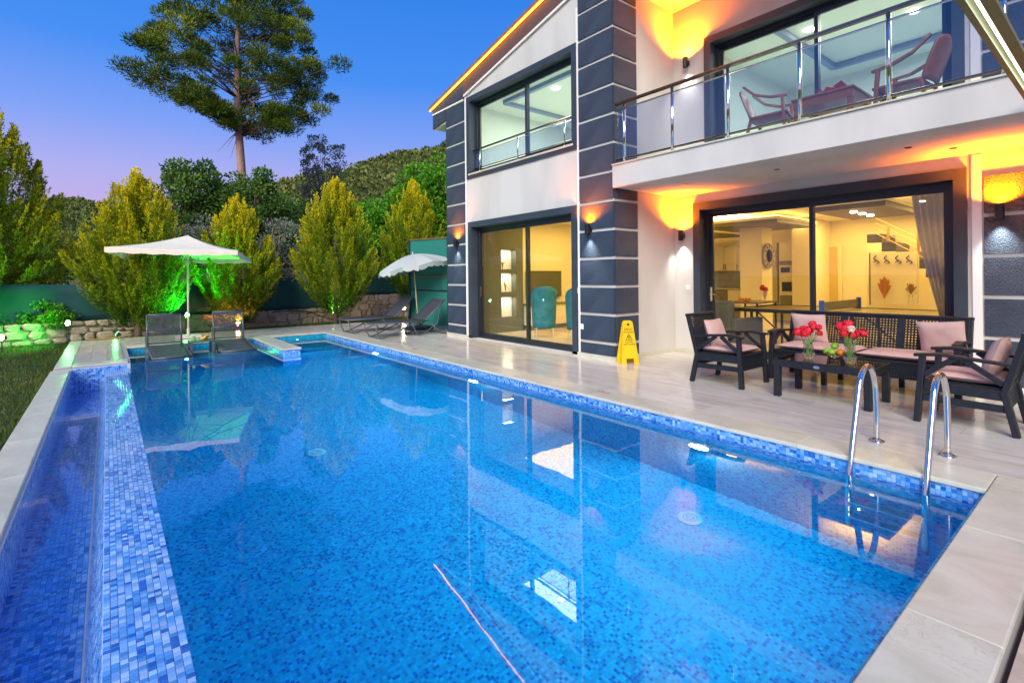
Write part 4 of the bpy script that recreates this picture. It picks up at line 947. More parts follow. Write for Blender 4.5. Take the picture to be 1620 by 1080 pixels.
MB().box(-.215, .215, -.215, .215, .46, .485).build('table_top', FRAME, ST, bevel=.004)
BN = empty('banana_bunch', (1.52, 12.02, .125), label='bunch of ripe bananas on the table in the water', cat='bananas'); BANM = M('banana_peel', (.80, .42, .02), .5, col2=(.55, .25, .02), scale=10, lo=.5, hi=.8)
for i in range(5):
    a = R_(-35 + i * 18); pts = []
    for k in range(9):
        t = k / 8; th = t * 1.7; pts.append((math.sin(a) * (.05 + .02 * i * .2) + (.10 * math.sin(th) - .03) * math.cos(a * .5), -.05 + i * .028, .02 + .11 * (1 - math.cos(th)) * .55 + .02 * (i % 2)))
    MB().tube(pts[::-1], [.005, .010, .016, .019, .020, .019, .017, .012, .006], 7).build('banana', BANM, BN, smooth=True)
GLS = empty('drink_glass', (1.36, 11.98, .125), label='glass of green drink left of the bananas on the table in the water', cat='glass')
MB().lathe([(.028, 0), (.032, .09), (.033, .09)], n=16).build('glass_body', CRYM, GLS, smooth=True); MB().lathe([(.025, .004), (.029, .07), (0, .07)], n=16).build('green_drink', M('green_drink', (.35, .60, .05), .3), GLS)

# ------------------------------------------------------------------ parasols
PA = empty('parasol', (1.47, 13.95, 0.0), label='large square cream parasol glowing green underneath, behind the two pool loungers', cat='parasol')
MB().tube([(0, 0, 0.02), (0, 0, 2.36)], .02, 12).build('pole', M('parasol_pole', (.72, .66, .56), .4), PA, smooth=True)
MB().tube([(0, 0, 1.72), (0, 0, 1.82)], .04, 12).build('hub', M('parasol_hub', (.6, .56, .5), .5), PA)
bs = MB(); bs.box(-.24, .24, -.24, .24, 0.004, .06); bs.lathe([(.03, .06), (.03, .22)], n=12); bs.build('base', M('base_stone', (.56, .50, .50), .7), PA, bevel=.01)
SQ = 1.20; PR = R_(-18)
def rotp(p):
    x_, y_ = p[0] * math.cos(PR) - p[1] * math.sin(PR), p[0] * math.sin(PR) + p[1] * math.cos(PR)
    return (x_, y_, p[2] - .05 * (x_ * _s + y_ * _c))
AP = 2.40; EZ = 1.93
def canopy_z(x, y):
    m_ = max(abs(x), abs(y)) / SQ; return AP - (AP - EZ) * m_ ** .9 - .035 * math.sin(math.pi * min(m_, 1)) 
cs4 = [(-SQ, -SQ), (SQ, -SQ), (SQ, SQ), (-SQ, SQ)]
for i in range(4):
    a, b = Vector(cs4[i]), Vector(cs4[(i + 1) % 4])
    mb = MB(); mb.grid(lambda u, v: rotp(((a.lerp(b, u)) .x * v, (a.lerp(b, u)).y * v, canopy_z(a.lerp(b, u).x * v, a.lerp(b, u).y * v) + .03 * v * (abs(2 * u - 1) ** 2) - .0)), 14, 12)
    o = mb.build('canopy_panel', CANVAS, PA, smooth=True); o.modifiers.new('s', 'SOLIDIFY').thickness = .003
    mb = MB(); mb.grid(lambda u, v: rotp((a.lerp(b, u).x * 1.002, a.lerp(b, u).y * 1.002, EZ + .03 * abs(2 * u - 1) ** 2 - v * (.10 + .010 * math.sin(u * 40 + i)))), 30, 1)
    mb.build('valance', CANVAS, PA)
for i in range(8):
    k = [(-SQ, -SQ), (0, -SQ), (SQ, -SQ), (SQ, 0), (SQ, SQ), (0, SQ), (-SQ, SQ), (-SQ, 0)][i]
    e1 = rotp((k[0] * .98, k[1] * .98, EZ - .02)); m1 = rotp((k[0] * .5, k[1] * .5, canopy_z(k[0] * .5, k[1] * .5) - .03))
    q = MB(); q.tube([(0, 0, AP - .05), m1, e1], .009, 6); q.tube([(0, 0, 1.78), m1], .007, 6); q.build('rib', FRAME, PA)
SP = empty('beach_parasol', (6.30, 11.75, 0.003), label='small round pale parasol with scalloped striped edge beside the deck loungers', cat='parasol')
bs = MB(); bs.box(-.30, .30, -.24, .24, 0, .09); bs.lathe([(.06, .09), (.05, .16), (.03, .30)], n=12); bs.build('base', BLACKPL, SP, bevel=.02)
tp = Vector((-.10, .10, 1.98)); axis = (tp - Vector((0, 0, .1))).normalized(); tiltq = Euler((R_(-6), R_(-9), 0))
MB().tube([(0, 0, .05), tuple(tp)], .017, 10).build('pole', M('bamboo_pole', (.60, .48, .30), .5), SP, smooth=True)
STR = [M('pale_stripe', (.46, .50, .48), .85), M('grey_green_stripe', (.28, .35, .32), .85)]
NG = 8; RS = .98
for i in range(NG):
    for h in range(2):
        a0 = 2 * math.pi * (i + h * .5) / NG; a1 = a0 + math.pi / NG
        def cf(u, v, a0=a0, a1=a1, h=h):
            a = a0 + (a1 - a0) * u; sag = abs(((a / (2 * math.pi / NG)) % 1) - .5) * 2
            rr = RS * v * (math.cos(math.pi / NG) / math.cos(((a % (2 * math.pi / NG)) - math.pi / NG)) * .5 + .5)
            p = Vector((rr * math.cos(a), rr * math.sin(a), -.36 * v ** 1.5 + .05 * v * sag)); p.rotate(tiltq); return tuple(tp + p + Vector((0, 0, -.02)))
        mb = MB(); mb.grid(cf, 5, 8); mb.build('canopy_gore', STR[0], SP, smooth=True)
        def vf(u, v, a0=a0, a1=a1):
            x = Vector(cf(u, 1, a0, a1, 0)); return tuple(x + Vector((0, 0, -.13 * v * (.7 + .3 * abs(math.sin(math.pi * u * 1.5))))))
        MB().grid(vf, 12, 1).build('valance', STR[h], SP)
MB().lathe([(.0, .05), (.02, .03), (.025, 0), (.018, -.02)], tuple(tp), 12).build('finial', STR[0], SP)
# brown plank on the patio, hose on the stone wall
q = MB(); 
for k in range(3): q.box(-.30, .30, -.06 + k * .045, -.02 + k * .045, 0, .03)
o = q.build('wooden_boards', M('weathered_wood', (.22, .10, .03), .8, col2=(.38, .2, .06), scale=8, stretch=(1, 6, 1)), None, bevel=.004); o.location = at(163, 537, z=.004); tag(o, 'short brown wooden boards lying on the green-lit patio', 'boards')

# ------------------------------------------------------------------ furniture on the balcony
BRN = M('brown_resin', (.20, .065, .015), .4, col2=(.26, .09, .02), scale=12, bump=.3, bscale=120, bdist=.001)
def plastic_chair(loc, rz, label):
    r = empty('resin_chair', loc, rz, label=label, cat='chair', group='brown chairs on the balcony')
    for s in (-1, 1):
        MB().bar((s * .27, .24, 0), (s * .25, .20, .66), .05, .035, up=(0, 1, 0), w2=.06).build('front_leg', BRN, r, bevel=.004)
        MB().bar((s * .25, -.30, 0), (s * .23, -.20, .44), .05, .035, up=(0, 1, 0)).build('back_leg', BRN, r, bevel=.004)
        a = MB(); pts = [(s * .25, .26, .655), (s * .27, .05, .67), (s * .265, -.14, .74), (s * .22, -.30, .90)]
        for p, q in zip(pts, pts[1:]): a.bar(p, q, .055, .03)
        a.build('armrest', BRN, r, bevel=.004)
    mb = MB(); mb.grid(lambda u, v: ((u - .5) * .52, -.22 + v * .48, .42 - .02 * math.sin(math.pi * u) + .015 * v), 8, 6); o = mb.build('seat', BRN, r, smooth=True); o.modifiers.new('s', 'SOLIDIFY').thickness = -.03
    mb = MB(); mb.box(-.25, .25, .22, .245, .33, .42); mb.build('apron', BRN, r)
    mb = MB(); mb.grid(lambda u, v: ((u - .5) * (.46 + .04 * math.sin(math.pi * v)), -.22 - .14 * v - .04 * math.cos(math.pi * (u - .5)), .43 + v * .48 - .10 * v * (2 * u - 1) ** 2), 10, 8); o = mb.build('backrest', BRN, r, smooth=True); o.modifiers.new('s', 'SOLIDIFY').thickness = .02
    return r
plastic_chair((7.32, 3.25, 3.096), R_(190), 'brown resin chair at the left of the balcony table')
plastic_chair((7.38, 1.72, 3.096), R_(-5), 'brown resin chair with a high curved back at the right of the balcony table')
BT = empty('balcony_table', (7.36, 2.50, 3.096), label='brown balcony table carrying pink napkins behind the glass railing', cat='table')
MB().box(-.36, .36, -.36, .36, .50, .53).build('table_top', BRN, BT, bevel=.008)
MB().box(-.34, .34, -.34, .34, .40, .50).build('apron', BRN, BT)
for x in (-.33, .33):
    for y in (-.33, .33): MB().bar((x, y, 0), (x * .9, y * .9, .45), .06, .06, up=(0, 1, 0)).build('leg', BRN, BT)
nm = MB(); NPK = M('pink_napkin', (.75, .12, .22), .7); rnd = random.Random(3)
for i in range(12):
    c_ = Vector((rnd.uniform(-.12, .12), rnd.uniform(-.12, .12), rnd.uniform(.02, .07))); a = rnd.uniform(0, 6.28); u = Vector((math.cos(a), math.sin(a), rnd.uniform(-.3, .5))) * .07; v = Vector((-math.sin(a), math.cos(a), rnd.uniform(-.3, .5))) * .05
    nm.face([c_ - u - v, c_ + u - v, c_ + u + v, c_ - u + v])
o = nm.build('napkins', NPK); o.location = (7.2, 2.45, 3.63); tag(o, 'crumpled pink and red napkins on the balcony table', 'napkins')

# ------------------------------------------------------------------ seen through the glass
TEAL = M('teal_velvet', (.015, .15, .20), .7, col2=(.03, .22, .26), scale=6, bump=.3, bscale=40, bdist=.004)
def armchair_in(loc, rz, label):
    r = empty('velvet_armchair', loc, rz, label=label, cat='armchair', group='teal armchairs in the lounge')
    for x in (-.25, .25):
        for y in (-.22, .25): MB().tube([(x * 1.1, y * 1.1, 0), (x, y, .20)], [.012, .02], 8).build('leg', M('pale_leg', (.7, .6, .4), .4) if 'pale_leg' not in bpy.data.materials else bpy.data.materials['pale_leg'], r)
    mb = MB()
    def sh_(u, v):
        a = R_(-205 + u * 230); w2 = .36 + .05 * v; hgt = .30 + v * (.82 - .34 * (abs(2 * u - 1) ** 2.5)); return (w2 * math.cos(a), w2 * .92 * math.sin(a) - .0 - .06 * v, hgt - .10 * (1 - v) )
    mb.grid(sh_, 20, 8); o = mb.build('backrest', TEAL, r, smooth=True); o.modifiers.new('s', 'SOLIDIFY').thickness = .07
    MB().lathe([(.30, .20), (.36, .24), (.36, .40), (.33, .45), (0, .46)], n=20).build('seat', TEAL, r, smooth=True)
    return r
armchair_in((7.66, 8.42, .008), R_(-35), 'teal velvet armchair seen from behind in the lounge, nearer the dark shelf wall').scale = (.72, .72, 1)
armchair_in((7.95, 7.62, .008), R_(-35), 'teal velvet armchair at the right edge of the lounge door').scale = (.72, .72, 1)
TV = empty('television', (9.02, 9.90, .84), label='dark flat television on the cream lounge wall above the console', cat='television')
MB().box(-.58, .58, -.05, .03, 0, .64).build('screen', M('tv_screen', (.10, .10, .06), .15), TV); MB().box(-.60, .60, -.045, .035, -.02, .66).build('bezel', BLACKPL, TV)
CN = empty('console', (8.95, 9.68, .008), label='pale low console below the television', cat='console'); MB().box(-.75, .75, -.2, .2, .12, .62).build('cabinet', M('pale_cabinet', (.7, .62, .42), .5), CN); MB().box(-.80, .80, -.22, .22, .62, .66).build('top', OLV, CN); MB().box(-.7, .7, -.15, .15, 0, .12).build('plinth', OLV, CN)
for (x, z, h_, lab) in ((7.58, 1.56, .22, 'small dried sprig in the top niche'), (7.66, 1.0, .26, 'brown dried cactus ornament in the middle niche')):
    mb = MB(); rnd = random.Random(int(z * 100))
    for i in range(7): mb.tube([(0, 0, 0), (rnd.uniform(-.03, .03), 0, h_ * .5), (rnd.uniform(-.09, .09), 0, h_ * rnd.uniform(.6, 1))], .008, 5)
    o = mb.build('dried_ornament', M('dried_brown', (.30, .14, .05), .8) if 'dried_brown' not in bpy.data.materials else bpy.data.materials['dried_brown']); o.location = (x, 9.82, z); tag(o, lab, 'ornament', 'ornaments in the wall niches')
DRY = bpy.data.materials['dried_brown']
# table-tennis table in the big room
TT = empty('tennis_table', (9.45, 3.1, .008), label='table-tennis table with net standing inside behind the terrace door', cat='table')
MB().box(-.72, .72, -1.42, 1.42, .72, .745).build('table_top', M('tennis_top', (.26, .17, .09), .3), TT); e2 = MB(); e2.box(-.76, -.722, -1.46, 1.46, .70, .755); e2.box(.722, .76, -1.46, 1.46, .70, .755); e2.box(-.722, .722, 1.422, 1.46, .70, .755); e2.box(-.722, .722, -1.46, -1.422, .70, .755); e2.build('edge_band', ALU, TT)
for y in (-1.15, -.35, .45, 1.2):
    for x in (-.6, .6): MB().bar((x, y, 0), (x, y, .71), .035, .035, up=(0, 1, 0)).build('leg', M('brown_leg', (.08, .03, .02), .5) if 'brown_leg' not in bpy.data.materials else bpy.data.materials['brown_leg'], TT)
BL = bpy.data.materials['brown_leg']
for y in (-1.0, .6): MB().bar((-.6, y, .25), (-.6, y + .5, .70), .02, .02).build('strut', BL, TT)
MB().bar((-.6, -1.15, .32), (-.6, 1.2, .32), .025, .025).build('strut', BL, TT)
MB().box(-.82, .82, -.006, .006, .76, .90).build('net', M('net_mesh', (.32, .28, .14), .8, trans=.3), TT)
for x in (-.82, .82): MB().box(x - .025, x + .025, -.03, .03, .66, .93).build('net_clamp', M('blue_clamp', (.03, .14, .5), .4) if 'blue_clamp' not in bpy.data.materials else bpy.data.materials['blue_clamp'], TT)
# dining set further left
DT = empty('dining_table', (9.75, 4.75, .008), label='small brown table with fruit and red flowers behind the left terrace pane', cat='table')
MB().box(-.45, .45, -.35, .35, .80, .83).build('table_top', M('tennis_top2', (.2, .14, .07), .3), DT)
for x in (-.38, .38):
    for y in (-.3, .3): MB().bar((x, y, 0), (x, y, .8), .03, .03, up=(0, 1, 0)).build('leg', BL, DT)
rr_ = empty('red_vase_flowers', (9.9, 4.55, .838), label='small pale vase with red flowers on the indoor table', cat='flowers'); mb = MB(); 
for i in range(5): bloom(mb, (random.uniform(-.05, .05), random.uniform(-.07, .07), .24 + random.uniform(-.02, .04)), .04, i, 20)
mb.build('blooms', PETR, rr_); MB().lathe([(.03, 0), (.015, .05), (.04, .12), (.045, .2)], n=12).build('vase', WHITEP, rr_)
mb = MB(); 
for i in range(4): bloom(mb, (0, -.1 + i * .06, .03), .035, 40 + i, 26)
o = mb.build('orange_fruit', ORG); o.location = (9.62, 4.82, .838); tag(o, 'row of orange fruit on the small indoor table', 'fruit')
# grey sofa back low left inside
SI = empty('indoor_sofa', (9.1, 5.0 - .5, .008), R_(80), label='olive-grey armchair with a draped blanket just inside the left terrace pane', cat='armchair'); SI.location = (8.75, 4.72, .008)
cl = M('olive_upholstery', (.10, .095, .055), .9); MB().box(-.4, .4, -.35, .35, .15, .42).build('seat', cl, SI, bevel=.04); MB().box(-.42, .42, .28, .42, .15, .90).build('backrest', cl, SI, bevel=.05); MB().box(-.5, -.4, -.35, .4, .1, .6).build('armrest', cl, SI, bevel=.03); MB().box(.4, .5, -.35, .4, .1, .6).build('armrest', cl, SI, bevel=.03)
# kitchen
def boxpx(x0p, y0p, x1p, y1p, X, dp):
    a = at(x0p, y0p, x=X); b = at(x1p, y1p, x=X); return (X, X + dp, b.y, a.y, min(a.z, b.z), max(a.z, b.z))
KC = empty('kitchen_units', (14.9, 8.3, .008), label='cream kitchen wall units with grey splashback far behind the left pane', cat='kitchen'); KL = -Vector(KC.location)
CAB = M('cream_cabinet', (.72, .62, .38), .4); SPL = M('grey_splashback', (.22, .23, .20), .3, col2=(.30, .31, .27), scale=3)
def kb(name, mat, bx, par=KC, off=None):
    o = MB().box(*bx).build(name, mat, par); o.location = -Vector(par.location); return o
KX = 14.8
for (a, b) in ((1120, 1145), (1145.4, 1166), (1166.4, 1182)): 
    kb('upper_cabinet', CAB, boxpx(a, 391, b, 428, KX, .33))
for x in (1144, 1147, 1165): kb('cabinet_handle', OLV, boxpx(x, 418, x + 1, 427, KX - .03, .02))
kb('splashback', SPL, boxpx(1120, 429, 1182, 455, KX + .3, .02)); kb('worktop', M('worktop', (.5, .44, .28), .3), boxpx(1116, 455.5, 1184, 458.5, KX - .3, .6))
for (a, b, m_) in ((1120, 1150, OLV), (1151, 1183, CAB)): kb('lower_cabinet', m_, boxpx(a, 459, b, 486, KX - .28, .55))
KT = empty('oven_tower', (14.2, 6.9, .008), label='tall cream kitchen tower with microwave and oven right of the column', cat='oven')
TX = 14.3
kb('tower_carcass', CAB, boxpx(1232, 384, 1254, 485, TX, .5), KT); kb('tower_side', OLV, boxpx(1229, 384, 1231.8, 485, TX - .01, .5), KT)
for (n_, m_, bx) in (('shelf_recess', OLV, (1233, 413, 1253, 419)), ('microwave', CAB, (1233, 421, 1252, 433)), ('microwave_door', BLACKPL, (1235, 423, 1249, 431)), ('oven', CAB, (1233, 440, 1253, 466)), ('oven_door', BLACKPL, (1237, 446, 1252, 461)), ('lower_panel', OLV, (1234, 467, 1253, 485))):
    kb(n_, m_, boxpx(*bx, TX - (.04 if 'door' in n_ else .02), .03), KT)
kb('upper_cabinet', CAB, boxpx(1218, 384, 1228.5, 428, KX - .2, .3), KT)
# clock on the column, facing the room
CKP = Vector((12.27, 5.98, 1.86)); CK = empty('wall_clock', CKP, label='round grey ring-shaped clock hanging on the cream column', cat='clock')
CK.location = (12.56, 5.70, 1.80)
o = MB().lathe([(.16, 0), (.30, 0), (.31, .03), (.30, .05), (.16, .05), (.16, 0)], n=28).build('ring', M('clock_ring', (.22, .20, .17), .6, col2=(.36, .33, .28), scale=10), CK); o.rotation_euler = (math.pi / 2, 0, 0)
ck2 = MB()
for i in range(12): a = i * math.pi / 6; ck2.bar((.20 * math.cos(a), -.055, .20 * math.sin(a)), (.27 * math.cos(a), -.055, .27 * math.sin(a)), .02, .008, up=(0, 1, 0))
ck2.bar((0, -.05, 0), (.05, -.05, .14), .012, .006, up=(0, 1, 0)); ck2.bar((0, -.05, 0), (-.1, -.05, .03), .012, .006, up=(0, 1, 0)); ck2.build('hands_and_marks', BLACKPL, CK)
# hook board under the stairs
HX = 14.0
HB = empty('hook_board', at(1415, 480, x=HX), label='cream panel with four black scroll hooks under the stairs', cat='hook board'); 
def hb(name, m_, bx, dx=0, dp=.03, par=HB):
    b = boxpx(*bx, HX + dx, dp); o = MB().box(*b).build(name, m_, par); o.location = -Vector(par.location); return o
hb('board', CREAM, (1377, 400, 1452, 482)); hb('board_edge', OLV, (1374.5, 400, 1376.8, 482), -.01, .04); hb('board_edge', M('edge_light', (.8, .7, .4), .5), (1452.2, 402, 1454, 482), -.01, .04)
for x in (1386.5, 1403, 1421, 1438.5):
    h = MB(); c0 = at(x, 410, x=HX - .03)
    h.tube([c0 + Vector((0, .05 * math.sin(t_), .08 - t_ * .035)) for t_ in [i * .5 for i in range(11)]], .012, 6); h.tube([c0 + Vector((0, .05 * math.cos(t_ * 1.3), -.07 + .03 * math.sin(t_ * 1.3))) for t_ in [i * .5 for i in range(8)]], .010, 5)
    o = h.build('hook', BLACKPL, HB); o.location = -Vector(HB.location)
def plume(name, px, py0, py1, wpx, mat, lab, n=60, X=HX - .1):
    b = at(px, py1, x=X); t = at(px, py0, x=X); wd = (at(px - wpx / 2, py0, x=X) - at(px + wpx / 2, py0, x=X)).length / 2; rnd = random.Random(int(px)); mb = MB(); Hh = t.z - b.z
    for i in range(n):
        u = rnd.uniform(-1, 1); hh = rnd.uniform(.55, 1.0) * (1 - .25 * u * u); mb.tube([(0, 0, 0), (rnd.uniform(-.02, .02), u * wd * .25, Hh * .4 * hh), (rnd.uniform(-.05, .05), u * wd * rnd.uniform(.6, 1.1), Hh * hh)], [.006, .006, .014], 4)
    o = mb.build(name, mat); o.location = b; return tag(o, lab, 'dried flowers', 'dried flowers in the big room')
plume('dried_plume', 1399, 437, 473, 21, M('orange_plume', (.55, .22, .04), .9), 'orange dried pampas plume in front of the hook board')
plume('dried_bouquet', 1441, 447, 466, 17, DRY, 'brown dried bouquet in a small glass vase at the right of the hook board', 40)
mb = MB().lathe([(.05, 0), (.07, .03), (.03, .14), (.045, .22)], n=14); o = mb.build('glass_vase', CRYM, smooth=True); o.location = at(1441, 482, x=HX - .1); tag(o, 'small glass vase under the brown dried bouquet', 'vase')
# curtain gathered to the right behind the terrace door
CU = empty('curtain', (8.55, 1.6, .01), label='sheer white curtain tied back at the right side of the terrace door', cat='curtain')
CURT = M('sheer_white', (.62, .60, .58), .9, trans=.12)
def cur(u, v):
    # v 0 top .. 1 bottom ; drawn towards a tie at 72% down
    tie = min(v / .86, 1); w_ = .46 * (1 - tie ** 1.5) + .08 * tie ** 1.5 + (.18 * max(0, v - .86) / .14)
    y = -.09 + u * w_; return (.05 * math.sin(u * 38 + v * .6) * (.4 + .6 * (1 - tie * .6)), y, 2.62 * (1 - v * .96))
MB().grid(cur, 90, 24).build('drape', CURT, CU, smooth=True)
MB().tube([(0, -.02, .62), (-.06, .05, .60), (-.03, .14, .61)], .02, 8).build('tie_back', OLV, CU)
CP = MB().tube([(8.55, 5.0, 2.66), (8.55, 1.2, 2.66)], .015, 8).build('curtain_rail', ALU, None); tag(CP, 'dark curtain rail along the top of the terrace door inside', 'curtain rail')

# lounger corner at the lower right edge
LC = empty('folded_lounger', (2.62, .10, -.16), R_(-20), label='dark grey padded lounger corner in the lower right corner of the picture', cat='sun lounger')
LC.location = (2.98, .03, -.16)
MB().bar((-.02, .15, .16), (.7, .15, .16), .05, .06).build('frame', BLACKPL, LC, bevel=.01); MB().bar((.02, .1, 0), (.02, .1, .16), .05, .05, up=(0, 1, 0)).build('leg', BLACKPL, LC)
MB().box(.0, .9, -.5, .10, .18, .24).build('pad', M('grey_pad', (.12, .13, .13), .8, bump=.3, bscale=200), LC, bevel=.03)

# ================================================================== BACK OF THE GARDEN
wallpts = [(-7.0, 15.0), (-3.0, 15.45), (.4, 15.95), (3.3, 16.45), (5.75, 16.75), (9.5, 17.0)]
def wp(x):
    for (a, b), (c, d) in zip(wallpts, wallpts[1:]):
        if a <= x <= c: return b + (d - b) * (x - a) / (c - a)
    return wallpts[-1][1]
STONEM = M('field_stone', (.36, .27, .20), .9, col2=(.58, .44, .33), scale=9, bump=.9, bscale=18, bdist=.02, rand=.20)
MORT = M('stone_mortar', (.38, .29, .22), .95, bump=.8, bscale=30, bdist=.02)
def wtop(x): return .40 if x < 5.75 else .78
SW = empty('stone_wall', (1.3, 16.2, -.1), label='low rough stone retaining wall along the back of the garden', cat='wall'); SWL = Vector(SW.location)
wb = MB()
for (a, b), (c, d) in zip(wallpts, wallpts[1:]):
    h_ = wtop((a + c) / 2); wb.prism([(a, b + .05), (c, d + .05), (c, d + .45), (a, b + .45)], 'z', -.3, h_ - .02)
o = wb.build('mortar_core', MORT, SW); o.location = -SWL
rnd = random.Random(21); smesh = []
for k in range(8):
    n_ = rnd.choice((6, 7, 8)); mb = MB(); ring = []; 
    for i in range(n_):
        a = 2 * math.pi * (i + rnd.uniform(-.22, .22)) / n_; sq_ = 1 / max(abs(math.cos(a)), abs(math.sin(a))) ** .75; ring.append((.5 * math.cos(a) * sq_ * rnd.uniform(.88, 1.02), .5 * math.sin(a) * sq_ * rnd.uniform(.88, 1.02)))
    for dy, s in ((0, 1.0), (-.045, .97), (-.08, .72)):
        for p in ring: mb.v.append((p[0] * s, dy + rnd.uniform(-.008, .008), p[1] * s))
    for l in (0, 1):
        for i in range(n_): mb.f.append((l * n_ + i, l * n_ + (i + 1) % n_, (l + 1) * n_ + (i + 1) % n_, (l + 1) * n_ + i))
    mb.v.append((0, -.092, 0))
    for i in range(n_): mb.f.append((2 * n_ + i, 2 * n_ + (i + 1) % n_, 3 * n_))
    smesh.append(mb.mesh('stone', STONEM))
cnt = 0
def lay(xa, xb, h0, h1, rows):
    global cnt
    for r_i in range(rows):
        x = xa + rnd.uniform(0, .1)
        while x < xb - .05:
            w_ = min(rnd.choice((.14, .20, .26, .34, .42)) * rnd.uniform(.85, 1.15), xb - x); ph = math.sin(x * 2.3 + r_i * 1.7) * .35
            za = h0 + (h1 - h0) * max(0, (r_i + (ph if r_i else 0))) / rows; zb_ = h0 + (h1 - h0) * min(rows, r_i + 1 + (math.sin((x + w_) * 2.3 + (r_i + 1) * 1.7) * .35 if r_i < rows - 1 else 0)) / rows
            xc = x + w_ / 2; d_ = (wp(min(xc + .1, 9.4)) - wp(xc - .1)) / .2
            if cnt < 298:
                obj_from_mesh('stone', rnd.choice(smesh), Vector((xc, wp(xc) + .05, (za + zb_) / 2)) - SWL, SW, rot=(0, rnd.uniform(-.10, .10) + (math.pi if rnd.random() < .5 else 0), math.atan(d_)), scale=(w_ * 1.04, rnd.uniform(.6, 1.1), abs(zb_ - za) * 1.06)); cnt += 1
            x += w_
lay(-2.4, 5.72, -.10, .40, 3); lay(5.75, 9.0, -.10, .78, 5)
# green screen fence on the wall
SCR = M('green_screen_net', (.006, .060, .062), .75, col2=(.010, .080, .078), scale=1.2, bump=.4, bscale=30, bdist=.01)
FN = empty('screen_fence', (1.3, 16.5, .4), label='long dark teal mesh fence standing on the stone wall behind the trees', cat='fence'); FL = -Vector(FN.location)
for i, ((a, b), (c, d)) in enumerate(zip(wallpts, wallpts[1:])):
    mb = MB(); L_ = c - a; mb.grid(lambda u, v: (a + L_ * u, b + (d - b) * u + .25 + .015 * math.sin(u * 23) , (.34 if (a + c) / 2 < 5.75 else .74) + v * ((1.28 if i < 4 else 1.36) - (.34 if (a + c) / 2 < 5.75 else .74)) + .012 * math.sin(u * 17) * v), 40, 4)
    o = mb.build('mesh_panel', SCR, FN, smooth=True); o.location = FL; o.modifiers.new('s', 'SOLIDIFY').thickness = .006
for xx in (-5.5, -3.2, -1.0, 1.2, 3.4, 5.6, 7.2, 9.0):
    o = MB().tube([(xx, wp(xx) + .30, .1), (xx, wp(xx) + .30, 1.36)], .025, 8).build('post', ALU, FN); o.location = FL
# tall green panel by the villa
SCR2 = M('green_tall_sheet', (.008, .15, .125), .6, col2=(.012, .18, .15), scale=1.5, bump=.2, bscale=12, bdist=.01)
PN = empty('privacy_screen', (6.42, 11.3, 0), label='tall bright green privacy screen with dark posts against the far villa pillar', cat='screen')
p0 = Vector((6.44, 12.45)); p1 = Vector((7.1, 10.35))
def pp(u, z, o_=0): q = p0.lerp(p1, u); return (q.x - 6.42 - o_, q.y - 11.3, z)
for a, b in ((0, .62), (.63, 1.0)):
    mb = MB(); mb.grid(lambda u, v: pp(a + (b - a) * u, .10 + v * 2.26), 6, 6); o = mb.build('sheet', SCR2, PN); o.modifiers.new('s', 'SOLIDIFY').thickness = .01
for u in (.0, .625, 1.0): MB().tube([pp(u, 0.0, .03), pp(u, 2.38, .03)], .028, 8).build('post', ALU, PN)
for z in (1.40, 2.37): MB().tube([pp(0, z, .03), pp(1, z, .03)], .016, 6).build('rail', M('rust_rail', (.22, .10, .05), .8) if 'rust_rail' not in bpy.data.materials else bpy.data.materials['rust_rail'], PN)
MB().tube([pp(0, 1.02, .03), pp(1, 1.0, .03)], .016, 6).build('rail', ALU, PN)
# hose
HS = MB(); pts = [at(430, 494, y=16.42), at(460, 491, y=16.50), at(485, 491.5, y=16.55), at(500, 497, y=16.50), at(515, 503, y=16.40), at(530, 506, y=16.30), at(545, 507, y=16.2)]
o = HS.tube(pts, .018, 6).build('garden_hose', M('brown_hose', (.10, .04, .025), .5), smooth=True); tag(o, 'brown hose draped over the stone wall left of the third golden cypress', 'hose')

# ------------------------------------------------------------------ leaves
def leafmesh(name, P, D, L, W, tone, mat, seed=0, curl=0.0):
    rg = np.random.default_rng(seed); n = len(P); D = D / (np.linalg.norm(D, axis=1, keepdims=True) + 1e-9)
    S = np.cross(D, rg.normal(size=(n, 3))); S /= np.linalg.norm(S, axis=1, keepdims=True) + 1e-9
    L = np.broadcast_to(np.asarray(L, float), (n,))[:, None]; W = np.broadcast_to(np.asarray(W, float), (n,))[:, None]
    v = np.stack([P, P + D * L * .5 + S * W * .5, P + D * L, P + D * L * .5 - S * W * .5], 1).reshape(-1, 3)
    me = bpy.data.meshes.new(name); me.vertices.add(4 * n); me.vertices.foreach_set('co', v.astype(np.float32).ravel())
    me.loops.add(4 * n); me.loops.foreach_set('vertex_index', np.arange(4 * n, dtype=np.int32)); me.polygons.add(n)
    me.polygons.foreach_set('loop_start', np.arange(0, 4 * n, 4, dtype=np.int32)); me.polygons.foreach_set('loop_total', np.full(n, 4, dtype=np.int32))
    a = me.attributes.new('tone', 'FLOAT', 'FACE'); a.data.foreach_set('value', np.clip(tone, 0, 1).astype(np.float32)); me.materials.append(mat); me.update(); me.validate(); return me
